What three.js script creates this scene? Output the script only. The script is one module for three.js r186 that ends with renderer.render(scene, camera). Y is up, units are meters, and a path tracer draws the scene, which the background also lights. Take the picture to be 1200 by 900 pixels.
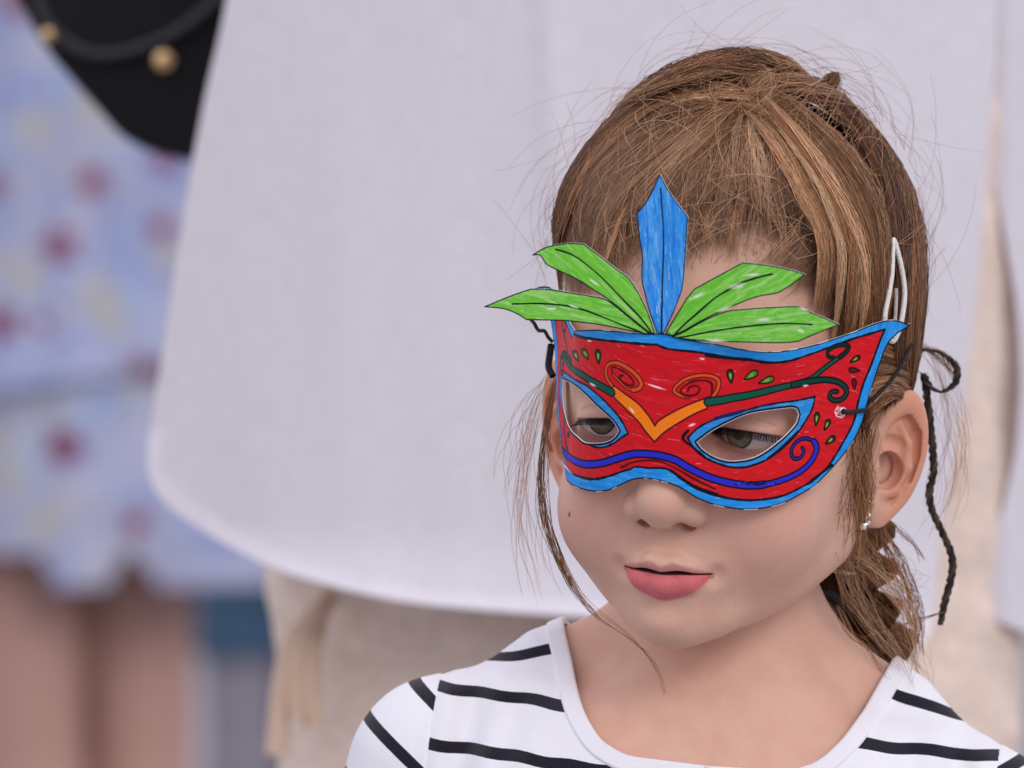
import * as THREE from 'three';
import { mergeGeometries } from 'three/addons/utils/BufferGeometryUtils.js';
import { ImprovedNoise } from 'three/addons/math/ImprovedNoise.js';

// ------------------------------------------------------------------ camera, sky, sun, exposure
const scene = new THREE.Scene();
const FPX = 9600, CAM_Y = 0.95, CAM_Z = 3;            // focal length in photo pixels (photo 1200 x 900)
const camera = new THREE.PerspectiveCamera(2 * Math.atan(450 / FPX) * 180 / Math.PI, 4 / 3, 0.1, 400);
camera.position.set(0, CAM_Y, CAM_Z);
camera.lookAt(0, CAM_Y, 0);
camera.focus = 2.945;
camera.userData.fStop = 11;
const renderer = new THREE.WebGLRenderer({ antialias: true });
renderer.toneMapping = THREE.LinearToneMapping;
renderer.toneMappingExposure = 1.0;
renderer.shadowMap.enabled = true;
{ // bright overcast sky, brightest overhead
  const W = 256, H = 128, d = new Float32Array(W * H * 4);
  for (let y = 0; y < H; y++) for (let x = 0; x < W; x++) {
    const up = Math.sin(((y + 0.5) / H - 0.5) * Math.PI), o = (y * W + x) * 4;
    const k = up > 0 ? 0.96 + 0.12 * up : 0.4;
    d[o] = 0.955 * k; d[o + 1] = 0.95 * k; d[o + 2] = 1.10 * k; d[o + 3] = 1;
  }
  const t = new THREE.DataTexture(d, W, H, THREE.RGBAFormat, THREE.FloatType);
  t.mapping = THREE.EquirectangularReflectionMapping; t.magFilter = THREE.LinearFilter; t.needsUpdate = true;
  scene.background = t; scene.environment = t;
}
const sun = new THREE.DirectionalLight(new THREE.Color(1, 0.95, 0.9), 0.9);
sun.position.set(1.8, 3.0, 3.4); sun.target.position.set(0, 0.9, 0);
sun.castShadow = true; sun.shadow.radius = 45;
Object.assign(sun.shadow.camera, { left: -4, right: 4, top: 4, bottom: -4, near: 0.1, far: 30 });
scene.add(sun, sun.target);

// ------------------------------------------------------------------ helpers
let seed = 7;
const rnd = () => { seed = (seed + 0x6d2b79f5) | 0; let t = Math.imul(seed ^ (seed >>> 15), 1 | seed); t = (t + Math.imul(t ^ (t >>> 7), 61 | t)) ^ t; return ((t ^ (t >>> 14)) >>> 0) / 4294967296; };
const gauss = () => (rnd() + rnd() + rnd() + rnd() - 2) * 0.87;
const perlin = new ImprovedNoise();
const clamp = (x, a, b) => x < a ? a : x > b ? b : x;
const lerp = (a, b, t) => a + (b - a) * t;
const sstep = (a, b, x) => { const t = clamp((x - a) / (b - a), 0, 1); return t * t * (3 - 2 * t); };
const names = {};
const numbered = (n) => { const k = names[n] = (names[n] ?? -1) + 1; return k ? n + '_' + String(k).padStart(3, '0') : n; };
function thing(name, label, category, pos = [0, 0, 0], group) {
  const o = new THREE.Group(); o.name = numbered(name); o.position.set(...pos); scene.add(o);
  o.userData = { label, category }; if (group) o.userData.group = group;
  return o;
}
function part(name, geo, mat, parent, label) {
  const m = new THREE.Mesh(geo, mat); m.name = name; m.castShadow = m.receiveShadow = true; parent.add(m);
  if (label) m.userData.label = label;
  return m;
}
const std = (r, g, b, rough = 0.8, extra = {}) => new THREE.MeshPhysicalMaterial({ color: new THREE.Color().setRGB(r, g, b), roughness: rough, side: THREE.DoubleSide, ...extra });
function noiseTexture(w, h, fn, srgb = false) {
  const d = new Uint8Array(w * h * 4);
  for (let y = 0; y < h; y++) for (let x = 0; x < w; x++) { const c = fn(x, y), o = (y * w + x) * 4; for (let i = 0; i < 3; i++) d[o + i] = clamp((Array.isArray(c) ? c[i] : c) * 255, 0, 255); d[o + 3] = 255; }
  const t = new THREE.DataTexture(d, w, h); t.wrapS = t.wrapT = THREE.RepeatWrapping; t.magFilter = THREE.LinearFilter; if (srgb) t.colorSpace = THREE.SRGBColorSpace; t.needsUpdate = true;
  return t;
}

// signed distances, millimetres
const smin = (a, b, k) => { const h = Math.max(k - Math.abs(a - b), 0) / k; return Math.min(a, b) - h * h * k * 0.25; };
const smax = (a, b, k) => -smin(-a, -b, k);
function cap(x, y, z, a, b, ra, rb) { // tapered capsule
  const bx = b[0] - a[0], by = b[1] - a[1], bz = b[2] - a[2], px = x - a[0], py = y - a[1], pz = z - a[2];
  const t = clamp((px * bx + py * by + pz * bz) / (bx * bx + by * by + bz * bz + 1e-9), 0, 1);
  return Math.hypot(px - bx * t, py - by * t, pz - bz * t) - (ra + (rb - ra) * t);
}
const ball = (x, y, z, a, b, c, r) => Math.hypot(x - a, y - b, z - c) - r;
function ell(x, y, z, cx, cy, cz, rx, ry, rz) {
  const px = x - cx, py = y - cy, pz = z - cz;
  const k0 = Math.hypot(px / rx, py / ry, pz / rz), k1 = Math.hypot(px / (rx * rx), py / (ry * ry), pz / (rz * rz));
  return k1 < 1e-9 ? -Math.min(rx, ry, rz) : k0 * (k0 - 1) / k1;
}
// surface nets in a narrow band, vertices pulled onto the surface
function nets(f, lo, hi, cell) {
  const B = 8, n = [0, 1, 2].map((i) => Math.ceil((hi[i] - lo[i]) / cell / B) * B), s = [n[0] + 1, n[1] + 1, n[2] + 1];
  const val = new Float32Array(s[0] * s[1] * s[2]).fill(1e9), at = (i, j, k) => (k * s[1] + j) * s[0] + i;
  const half = B * cell * 0.87, blocks = [];
  for (let k = 0; k < n[2]; k += B) for (let j = 0; j < n[1]; j += B) for (let i = 0; i < n[0]; i += B) {
    if (Math.abs(f(lo[0] + (i + B / 2) * cell, lo[1] + (j + B / 2) * cell, lo[2] + (k + B / 2) * cell)) > half * 1.35 + cell) continue;
    blocks.push([i, j, k]);
    for (let c = k; c <= k + B; c++) for (let b = j; b <= j + B; b++) for (let a = i; a <= i + B; a++) {
      const q = at(a, b, c); if (val[q] > 9e8) val[q] = f(lo[0] + a * cell, lo[1] + b * cell, lo[2] + c * cell);
    }
  }
  const id = new Int32Array(val.length), P = [], idx = [];
  for (const [i, j, k] of blocks) for (let c = k; c < k + B; c++) for (let b = j; b < j + B; b++) for (let a = i; a < i + B; a++) {
    let m = 0, x = 0, y = 0, z = 0;
    const v = (p) => val[at(a + (p & 1), b + (p >> 1 & 1), c + (p >> 2))];
    const w = [0, 1, 2, 3, 4, 5, 6, 7].map(v);
    let neg = 0; for (const q of w) if (q < 0) neg++;
    if (!neg || neg === 8) continue;
    for (let p = 0; p < 8; p++) for (let ax = 0; ax < 3; ax++) if (!(p >> ax & 1)) {
      const q = p | 1 << ax; if (w[p] < 0 === w[q] < 0) continue;
      const t = w[p] / (w[p] - w[q]); m++;
      x += (p & 1) + (ax === 0 ? t : 0); y += (p >> 1 & 1) + (ax === 1 ? t : 0); z += (p >> 2) + (ax === 2 ? t : 0);
    }
    id[at(a, b, c)] = P.length / 3 + 1;
    P.push(lo[0] + (a + x / m) * cell, lo[1] + (b + y / m) * cell, lo[2] + (c + z / m) * cell);
  }
  const quad = (a, b, c, d, flip) => { if (a && b && c && d) flip ? idx.push(a - 1, c - 1, b - 1, a - 1, d - 1, c - 1) : idx.push(a - 1, b - 1, c - 1, a - 1, c - 1, d - 1); };
  for (const [i, j, k] of blocks) for (let c = k; c < k + B; c++) for (let b = j; b < j + B; b++) for (let a = i; a < i + B; a++) {
    const v0 = val[at(a, b, c)], neg = v0 < 0;
    if (b && c && val[at(a + 1, b, c)] < 0 !== neg) quad(id[at(a, b - 1, c - 1)], id[at(a, b, c - 1)], id[at(a, b, c)], id[at(a, b - 1, c)], !neg);
    if (a && c && val[at(a, b + 1, c)] < 0 !== neg) quad(id[at(a - 1, b, c - 1)], id[at(a - 1, b, c)], id[at(a, b, c)], id[at(a, b, c - 1)], !neg);
    if (a && b && val[at(a, b, c + 1)] < 0 !== neg) quad(id[at(a - 1, b - 1, c)], id[at(a, b - 1, c)], id[at(a, b, c)], id[at(a - 1, b, c)], !neg);
  }
  const N = new Float32Array(P.length), e = cell * 0.35;
  for (let i = 0; i < P.length; i += 3) {
    let [x, y, z] = [P[i], P[i + 1], P[i + 2]], gx, gy, gz;
    for (let r = 0; r < 2; r++) {
      gx = f(x + e, y, z) - f(x - e, y, z); gy = f(x, y + e, z) - f(x, y - e, z); gz = f(x, y, z + e) - f(x, y, z - e);
      const g = Math.hypot(gx, gy, gz) || 1, d = r ? 0 : clamp(f(x, y, z) / Math.max(g / (2 * e), 0.4), -cell * 0.7, cell * 0.7);
      gx /= g; gy /= g; gz /= g; x -= gx * d; y -= gy * d; z -= gz * d;
    }
    P[i] = x; P[i + 1] = y; P[i + 2] = z; N[i] = gx; N[i + 1] = gy; N[i + 2] = gz;
  }
  return { P: Float32Array.from(P), N, idx };
}
// keep only the largest connected piece
function largest(r) {
  const n = r.P.length / 3, up = new Int32Array(n).map((_, i) => i), root = (a) => { while (up[a] !== a) { up[a] = up[up[a]]; a = up[a]; } return a; };
  for (let i = 0; i < r.idx.length; i += 3) { const a = root(r.idx[i]); up[root(r.idx[i + 1])] = a; up[root(r.idx[i + 2])] = a; }
  const size = new Int32Array(n); for (let i = 0; i < n; i++) size[root(i)]++;
  let best = 0; for (let i = 0; i < n; i++) if (size[i] > size[best]) best = i;
  const idx = []; for (let i = 0; i < r.idx.length; i += 3) if (root(r.idx[i]) === best) idx.push(r.idx[i], r.idx[i + 1], r.idx[i + 2]);
  return { P: r.P, N: r.N, idx };
}
// nets result -> geometry; move maps a mm point to metres relative to the thing, turn rotates normals, paint(x, y, z, nx, ny, nz) gives colours, keep drops faces
function solid({ P, N, idx }, { move, turn, paint, uv, keep } = {}) {
  const n = P.length / 3, p = new Float32Array(P.length), nn = new Float32Array(P.length), g = new THREE.BufferGeometry(), v = new THREE.Vector3();
  const col = paint && new Float32Array(P.length), t = uv && new Float32Array(n * 2);
  for (let i = 0; i < n; i++) {
    const o = i * 3, a = [P[o], P[o + 1], P[o + 2]];
    const q = move ? move(a) : [a[0] / 1000, a[1] / 1000, a[2] / 1000];
    p[o] = q[0]; p[o + 1] = q[1]; p[o + 2] = q[2];
    v.set(N[o], N[o + 1], N[o + 2]); if (turn) v.applyMatrix3(turn); nn[o] = v.x; nn[o + 1] = v.y; nn[o + 2] = v.z;
    if (col) { const c = paint(...a, N[o], N[o + 1], N[o + 2]); col[o] = c[0]; col[o + 1] = c[1]; col[o + 2] = c[2]; }
    if (t) { const w = uv(...a, N[o], N[o + 1], N[o + 2]); t[i * 2] = w[0]; t[i * 2 + 1] = w[1]; }
  }
  let ix = idx;
  if (keep) { ix = []; for (let i = 0; i < idx.length; i += 3) { let c = [0, 0, 0]; for (let k = 0; k < 3; k++) for (let j = 0; j < 3; j++) c[j] += P[idx[i + k] * 3 + j] / 3; if (keep(...c)) ix.push(idx[i], idx[i + 1], idx[i + 2]); } }
  g.setAttribute('position', new THREE.BufferAttribute(p, 3)); g.setAttribute('normal', new THREE.BufferAttribute(nn, 3));
  if (col) g.setAttribute('color', new THREE.BufferAttribute(col, 3));
  if (t) g.setAttribute('uv', new THREE.BufferAttribute(t, 2));
  g.setIndex(new THREE.BufferAttribute(Uint32Array.from(ix), 1));
  return g;
}
// many thin three-sided fibres in one mesh
class Fibres {
  constructor() { this.p = []; this.n = []; this.c = []; this.i = []; }
  add(pts, r0, r1, c0, c1, sides = 3) {
    const n = pts.length, base = this.p.length / 3; let ux = 0.3, uy = 0.2, uz = 0.93;
    for (let k = 0; k < n; k++) {
      const a = pts[Math.max(0, k - 1)], b = pts[Math.min(n - 1, k + 1)];
      let tx = b[0] - a[0], ty = b[1] - a[1], tz = b[2] - a[2]; const l = Math.hypot(tx, ty, tz) || 1; tx /= l; ty /= l; tz /= l;
      const d = ux * tx + uy * ty + uz * tz; ux -= d * tx; uy -= d * ty; uz -= d * tz; const m = Math.hypot(ux, uy, uz) || 1; ux /= m; uy /= m; uz /= m;
      const wx = ty * uz - tz * uy, wy = tz * ux - tx * uz, wz = tx * uy - ty * ux, t = k / (n - 1), r = typeof r0 === 'function' ? r0(t) : r0 + (r1 - r0) * t;
      for (let q = 0; q < sides; q++) {
        const A = q / sides * 2 * Math.PI, cs = Math.cos(A), sn = Math.sin(A), nx = ux * cs + wx * sn, ny = uy * cs + wy * sn, nz = uz * cs + wz * sn;
        this.p.push(pts[k][0] + nx * r, pts[k][1] + ny * r, pts[k][2] + nz * r); this.n.push(nx, ny, nz);
        for (let j = 0; j < 3; j++) this.c.push(c0[j] + (c1[j] - c0[j]) * t);
        if (k) { const o = base + (k - 1) * sides, q2 = (q + 1) % sides; this.i.push(o + q, o + q2, o + sides + q, o + q2, o + sides + q2, o + sides + q); }
      }
    }
  }
  geometry(move, turn) {
    const g = new THREE.BufferGeometry(), p = new Float32Array(this.p.length), n = new Float32Array(this.n.length), v = new THREE.Vector3();
    for (let i = 0; i < p.length; i += 3) {
      const q = move([this.p[i], this.p[i + 1], this.p[i + 2]]); p[i] = q[0]; p[i + 1] = q[1]; p[i + 2] = q[2];
      v.set(this.n[i], this.n[i + 1], this.n[i + 2]); if (turn) v.applyMatrix3(turn); n[i] = v.x; n[i + 1] = v.y; n[i + 2] = v.z;
    }
    g.setAttribute('position', new THREE.BufferAttribute(p, 3)); g.setAttribute('normal', new THREE.BufferAttribute(n, 3));
    g.setAttribute('color', new THREE.BufferAttribute(Float32Array.from(this.c), 3)); g.setIndex(new THREE.BufferAttribute(Uint32Array.from(this.i), 1));
    return g;
  }
}
// Catmull-Rom through points of any dimension
function spline(pts, per = 6) {
  const out = [], n = pts.length, D = pts[0].length;
  for (let i = 0; i < n - 1; i++) {
    const a = pts[Math.max(0, i - 1)], b = pts[i], c = pts[i + 1], d = pts[Math.min(n - 1, i + 2)];
    for (let k = 0; k < per; k++) {
      const t = k / per, q = [];
      for (let j = 0; j < D; j++) q.push(0.5 * (2 * b[j] + (c[j] - a[j]) * t + (2 * a[j] - 5 * b[j] + 4 * c[j] - d[j]) * t * t + (3 * b[j] - a[j] - 3 * c[j] + d[j]) * t * t * t));
      out.push(q);
    }
  }
  out.push(pts[n - 1]); return out;
}
const sample = (pts, n) => { const s = spline(pts, 8), L = [0]; for (let i = 1; i < s.length; i++) L.push(L[i - 1] + Math.hypot(...s[i].map((v, j) => v - s[i - 1][j]))); const out = []; let k = 0; for (let i = 0; i < n; i++) { const d = L[L.length - 1] * i / (n - 1); while (k < s.length - 2 && L[k + 1] < d) k++; const t = clamp((d - L[k]) / (L[k + 1] - L[k] || 1), 0, 1); out.push(s[k].map((v, j) => lerp(v, s[k + 1][j], t))); } return out; };
// a sheet cut to an outline (u, v in mm): marching squares on its distance, front, back and edge faces; map(u, v) -> [point, normal]
function sheet(outer, holes, cell, map, thick, uvOf) {
  const segs = []; for (const loop of [outer, ...holes]) for (let i = 0; i < loop.length; i++) { const a = loop[i], b = loop[(i + 1) % loop.length]; if (a[0] !== b[0] || a[1] !== b[1]) segs.push([a[0], a[1], b[0] - a[0], b[1] - a[1]]); }
  const us = outer.map((p) => p[0]), vs = outer.map((p) => p[1]), u0 = Math.min(...us) - cell * 1.5, v0 = Math.min(...vs) - cell * 1.5;
  const nu = Math.ceil((Math.max(...us) + cell * 1.5 - u0) / cell), nv = Math.ceil((Math.max(...vs) + cell * 1.5 - v0) / cell);
  const D = new Float32Array((nu + 1) * (nv + 1));
  for (let j = 0; j <= nv; j++) for (let i = 0; i <= nu; i++) {
    const u = u0 + i * cell, v = v0 + j * cell; let d = 1e9, inside = false;
    for (const [a, b, du, dv] of segs) {
      const pu = u - a, pv = v - b, t = clamp((pu * du + pv * dv) / (du * du + dv * dv), 0, 1), q = (pu - du * t) ** 2 + (pv - dv * t) ** 2;
      if (q < d) d = q;
      if (b > v !== b + dv > v && pu < du * (pv / dv)) inside = !inside;
    }
    D[j * (nu + 1) + i] = (inside ? 1 : -1) * Math.sqrt(d) + 1e-6;
  }
  const V = [], ids = new Map(), tri = [], edges = [];
  const vert = (key, u, v) => { let q = ids.get(key); if (q === undefined) { q = V.length; V.push([u, v]); ids.set(key, q); } return q; };
  for (let j = 0; j < nv; j++) for (let i = 0; i < nu; i++) {
    const c = [[i, j], [i + 1, j], [i + 1, j + 1], [i, j + 1]], d = c.map(([a, b]) => D[b * (nu + 1) + a]);
    if (d.every((x) => x <= 0)) continue;
    const poly = [];
    for (let k = 0; k < 4; k++) {
      const [a, b] = c[k], [a2, b2] = c[(k + 1) % 4], x = d[k], y = d[(k + 1) % 4];
      if (x > 0) poly.push([vert(b * 40000 + a, u0 + a * cell, v0 + b * cell), 0]);
      if (x > 0 !== y > 0) { const t = x / (x - y), h = a === a2; poly.push([vert((h ? 1e9 : 2e9) * 2 + Math.min(b, b2) * 40000 + Math.min(a, a2), u0 + lerp(a, a2, t) * cell, v0 + lerp(b, b2, t) * cell), 1]); }
    }
    for (let k = 1; k < poly.length - 1; k++) tri.push([poly[0][0], poly[k][0], poly[k + 1][0]]);
    for (let k = 0; k < poly.length; k++) { const a = poly[k], b = poly[(k + 1) % poly.length]; if (a[1] && b[1]) edges.push([a[0], b[0]]); }
  }
  const p = [], n = [], t = [], ix = [], nV = V.length;
  for (const s of [0, -1]) for (const [u, v] of V) { const [q, m] = map(u, v); p.push(q[0] + m[0] * thick * s, q[1] + m[1] * thick * s, q[2] + m[2] * thick * s); const sg = s ? -1 : 1; n.push(m[0] * sg, m[1] * sg, m[2] * sg); t.push(...(uvOf ? uvOf(u, v, s) : [u, v])); }
  for (const [a, b, c] of tri) { ix.push(a, b, c, a + nV, c + nV, b + nV); }
  for (const [a, b] of edges) {
    const o = p.length / 3, e = new THREE.Vector3(p[b * 3] - p[a * 3], p[b * 3 + 1] - p[a * 3 + 1], p[b * 3 + 2] - p[a * 3 + 2]).cross(new THREE.Vector3(n[a * 3], n[a * 3 + 1], n[a * 3 + 2])).normalize();
    for (const q of [a, b, b + nV, a + nV]) { p.push(p[q * 3], p[q * 3 + 1], p[q * 3 + 2]); n.push(e.x, e.y, e.z); const back = uvOf ? uvOf(0, 0, -1) : [0, 0]; t.push(...back); }
    ix.push(o, o + 2, o + 1, o, o + 3, o + 2);
  }
  const g = new THREE.BufferGeometry();
  g.setAttribute('position', new THREE.Float32BufferAttribute(p, 3)); g.setAttribute('normal', new THREE.Float32BufferAttribute(n, 3)); g.setAttribute('uv', new THREE.Float32BufferAttribute(t, 2)); g.setIndex(ix);
  return g;
}

// ------------------------------------------------------------------ frames: the child's head (millimetres) and torso
const HEAD = new THREE.Vector3((846 - 600) / 3200, CAM_Y + (450 - 514) / 3200, 0);       // midpoint between the ears
const deg = Math.PI / 180;
const Rh = new THREE.Matrix4().makeRotationZ(-5 * deg).multiply(new THREE.Matrix4().makeRotationY(-16 * deg)).multiply(new THREE.Matrix4().makeRotationX(12 * deg));
const Rt = new THREE.Matrix4().makeRotationZ(-7 * deg).multiply(new THREE.Matrix4().makeRotationY(-4 * deg));
const Rh3 = new THREE.Matrix3().setFromMatrix4(Rh), Rt3 = new THREE.Matrix3().setFromMatrix4(Rt), Rh3i = Rh3.clone().transpose(), Rt3i = Rt3.clone().transpose();
const TORSO = new THREE.Vector3((850 - 600) / 3200, CAM_Y + (450 - 790) / 3200, -0.012);
const BASE = [TORSO.x, 0, 0];
const tv = new THREE.Vector3();
const fromFrame = (R3, O) => (a) => { tv.set(a[0] / 1000, a[1] / 1000, a[2] / 1000).applyMatrix3(R3).add(O); return [tv.x, tv.y, tv.z]; };
const headWorld = fromFrame(Rh3, HEAD), torsoWorld = fromFrame(Rt3, TORSO);
const rel = (w) => (a) => { const q = w(a); return [q[0] - BASE[0], q[1] - BASE[1], q[2] - BASE[2]]; };
const headRel = rel(headWorld), torsoRel = rel(torsoWorld);
const toHead = (w) => { tv.set(w[0], w[1], w[2]).sub(HEAD).applyMatrix3(Rh3i); return [tv.x * 1000, tv.y * 1000, tv.z * 1000]; };
const toTorso = (w) => { tv.set(w[0], w[1], w[2]).sub(TORSO).applyMatrix3(Rt3i); return [tv.x * 1000, tv.y * 1000, tv.z * 1000]; };
const place = (px, py, z) => { const d = CAM_Z - z; return [(px - 600) / FPX * d, CAM_Y - (py - 450) / FPX * d, z]; };   // a world point at a depth
const H = (px, py, zmm) => toHead(place(px, py, zmm / 1000));
const EYE = toHead([0, CAM_Y, CAM_Z]);
const look = (px, py) => { const q = H(px, py, 0), d = [q[0] - EYE[0], q[1] - EYE[1], q[2] - EYE[2]], l = Math.hypot(...d); return d.map((v) => v / l); };
seed = 101;
// ------------------------------------------------------------------ the child's head and neck
const CR = { c: [0, 42, -14], r: [61.5, 80, 88] };
const EYEX = 26, EYEC = [[-EYEX, 15.5, 54.5], [EYEX, 15.5, 54.5]];
const chain = (x, y, z, pts, k = 0) => { let d = 1e9; for (let i = 0; i < pts.length - 1; i++) { const q = cap(x, y, z, pts[i], pts[i + 1], pts[i][3], pts[i + 1][3]); d = k ? smin(d, q, k) : Math.min(d, q); } return d; };
const slitY = (x) => -33.6 + 0.9 * Math.exp(-x * x / 90) * -0.9 - 0.004 * x * x + 0.55 * Math.exp(-((x) ** 2) / 10) * -1;
const lipU = [[-16, -34.4, 66, 0.6], [-9.5, -32.2, 72.8, 2.6], [-4.2, -30.9, 75.2, 3.4], [0, -31.5, 75.8, 3.5], [4.2, -30.9, 75.2, 3.4], [9.5, -32.2, 72.8, 2.6], [16, -34.4, 66, 0.6]];
const lipL = [[-15, -35.0, 66, 0.6], [-8.5, -37.6, 72.2, 4.2], [0, -38.6, 74, 4.9], [8.5, -37.6, 72.2, 4.2], [15, -35.0, 66, 0.6]];
const slit = [[-16, -34.9, 73, 0.22], [-11, -34.2, 76.6, 0.42], [-5.5, -33.7, 80.2, 0.9], [0, -34.2, 81.4, 0.6], [5.5, -33.7, 80.2, 0.9], [11, -34.2, 76.6, 0.42], [16, -34.9, 73, 0.22]];
function earD(x, y, z) { // mirrored: x is positive towards the ear
  // ear frame: v back-out, u up (leaning), n outward normal
  const dx = (x - 57.5) / 0.88, dy = (y + 3) / 0.93, dz = (z + 5) / 0.88;
  if (dx * dx + dy * dy + dz * dz > 2500) return (Math.sqrt(dx * dx + dy * dy + dz * dz) - 32) * 0.88;
  const ca = Math.cos(42 * deg), sa = Math.sin(42 * deg), v0 = sa * dx - ca * dz, n = ca * dx + sa * dz;
  const ct = Math.cos(14 * deg), st = Math.sin(14 * deg), u = ct * dy + st * v0, v = ct * v0 - st * dy;   // leaning back
  // outline: an egg, broad above
  const w = 13.2 + 0.09 * u - 0.004 * u * u, hgt = 26.5;
  const e = Math.hypot((v - 7) / w, u / hgt), ang = Math.atan2(u / hgt, (v - 7) / w);
  const dist2 = (e - 1) * Math.min(w, hgt) * 0.92;
  const curl = 2.4 - 5.5 * (v - 7) / 14 * 0.4;
  // blade
  let d = Math.hypot(Math.max(dist2 + 1.5, 0), Math.max(Math.abs(n - 0.5 + 0.012 * (u * u) * 0.4) - 1.0, 0)) - 1.3;
  // helix rim
  const rimOn = sstep(-0.9, -0.35, Math.sin(ang)) * 1 + 0;
  const hx = Math.hypot(dist2 + 1.4, (n - 3.0)) - (2.5 * (0.55 + 0.45 * rimOn));
  d = smin(d, hx, 2.2);
  // antihelix and its crura, tragus, antitragus
  d = smin(d, chain(v, u, n, [[10, -10, 2.4, 2.2], [13.0, -1, 3.0, 2.6], [11.5, 8, 2.4, 2.3], [7, 14, 1.4, 1.8]], 2), 2.2);
  d = smin(d, cap(v, u, n, [-2, -4, 3.2], [-1, -10, 3.2], 2.8, 2.4), 2.4);
  d = smin(d, cap(v, u, n, [4, -13.5, 2.4], [10, -11.5, 2.4], 2.4, 2.2), 2.2);
  d = smin(d, ell(v, u, n, 2.5, -20.5, 1.2, 6.0, 7.2, 2.9), 2.6);
  d = smin(d, cap(v, u, n, [-6, 10, 2.0], [4, 3.5, 1.2], 2.6, 1.4), 2);        // crus of the helix
  d = smin(d, ell(v, u, n, 4.5, -2, -7.2, 11, 14, 4.0), 2);                    // back of the bowl
  // hollows
  d = smax(d, -ell(v, u, n, 4.4, -4.0, 2.8, 6.7, 7.6, 8.0), 1.0);
  d = smax(d, -ell(v, u, n, 3.6, 7.2, 3.6, 5.6, 3.4, 3.4), 1.2);
  d = smax(d, -chain(v, u, n, [[15.7, -6, 3.0, 1.7], [16.2, 4, 2.9, 2.3], [13.8, 12.5, 3.0, 2.6], [8, 17.5, 3.4, 1.9]], 0), 1.2);
  return d * 0.88;
}
function headD(x, y, z) {
  const ax = Math.abs(x);
  let d = ell(x, y, z, ...CR.c, ...CR.r);
  d = smin(d, ell(ax, y, z, 0, -9, 20, 51.3, 55.5, 53.5), 14);
  if (y < 45 && z > -60) {
    d = smin(d, cap(ax, y, z, [41.5, -31, 8], [13, -50, 51], 10.5, 10), 16);                 // jaw
    d = smin(d, ell(ax, y, z, 26.5, -21, 46.5, 20, 20.5, 20), 12);                             // cheeks
    d = smin(d, ell(ax, y, z, 0, -53, 60, 15, 12.5, 14.5), 10);                          // chin
    d = smin(d, ell(ax, y, z, 0, -34, 62, 20, 15, 13.5), 9);                             // muzzle
  }
  d = smin(d, cap(ax, y, z, [5, 29, 63], [34, 31, 50], 10, 9), 10);                      // brow
  if (z > 30 && y > -75 && y < 45) {
    // orbits and lids
    d = smax(d, -ell(ax, y, z, 25, 15, 70, 14, 10, 10), 9);
    const ex = ax - EYEX, u = ex / 13.2;
    d = smin(d, ball(ax, y, z, EYEX, 15.5, 54.5, 13.1), 4.5);
    d = smin(d, ell(ax, y, z, EYEX, 6, 57, 13, 4.5, 8), 5);                              // soft pouch below the eye
    if (ax > 8 && ax < 44 && y > 0 && y < 32) {
      const q = Math.max(0, 1 - u * u), yu = 15 + 3.25 * Math.sqrt(q) * 0.95 - 0.9 * u, yl = 15 - 3.7 * q - 0.6 * u;
      const ap = Math.max(yl - y, y - yu, Math.abs(ex) - 13.2, 56 - z);
      d = smax(d, -ap, 0.9);
      const yc = 15 + 7.0 * Math.sqrt(Math.max(0.02, 1 - (ex / 16) ** 2)) - 1.6 * u;
      d = smax(d, -(Math.hypot(y - yc, Math.hypot(ex, y - 15.5, z - 54.5) - 13.6) - 0.85 * sstep(0.8, 0.5, Math.abs(ex) / 16) + 1.6 * sstep(0.55, 0.85, Math.abs(ex) / 16)), 1.2);                   // lid crease
    }
    // nose
    d = smin(d, cap(ax, y, z, [0, 16, 66.5], [0, -3, 76], 6.5, 7.5), 9);
    d = smin(d, ell(ax, y, z, 0, -8.2, 80, 9.4, 8.2, 8.4), 7);
    d = smin(d, ell(ax, y, z, 10.4, -11.4, 74, 5.5, 5.4, 7.0), 4);
    d = smin(d, ell(ax, y, z, 0, -14.5, 77.5, 4.2, 4.0, 6.5), 3);
    d = smax(d, -cap(ax, y, z, [5.8, -17.4, 80], [8.2, -15.8, 71.5], 2.7, 3.0), 1.2);
    d = smax(d, -(cap(ax, y, z, [0, -19.5, 80.5], [0, -27, 81.5], 2.2, 2.6)), 3.5);      // philtrum
    // mouth
    if (y < -15) {
      d = smin(d, chain(x, y, z, lipL, 2), 2.2);
      d = smin(d, chain(x, y, z, lipU, 2), 2.0);
      d = smax(d, -ell(ax, y, z, 0, -48.2, 80, 13, 3.6, 5), 5);                          // hollow under the lip
      d = smax(d, -ell(ax, y, z, 18.6, -35.8, 71, 2.4, 3.2, 3.0), 4);                      // corners
      let s = 1e9; for (let i = 0; i < slit.length - 1; i++) { const a = slit[i], b = slit[i + 1]; { const q = cap(x, y, clamp(z, 66, 84), [a[0], a[1], 75], [b[0], b[1], 75], a[3], b[3]), r = cap(x, y, 75, [a[0], a[1], 75], [b[0], b[1], 75], a[3], b[3]); s = Math.min(s, Math.max(r, (a[2] + b[2]) / 2 - 9 - z)); void q; } }
      d = smax(d, -s, 0.5);
    }
  }
  if (ax > 40) d = smin(d, earD(ax, y, z), 3.2);
  return d;
}
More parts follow.
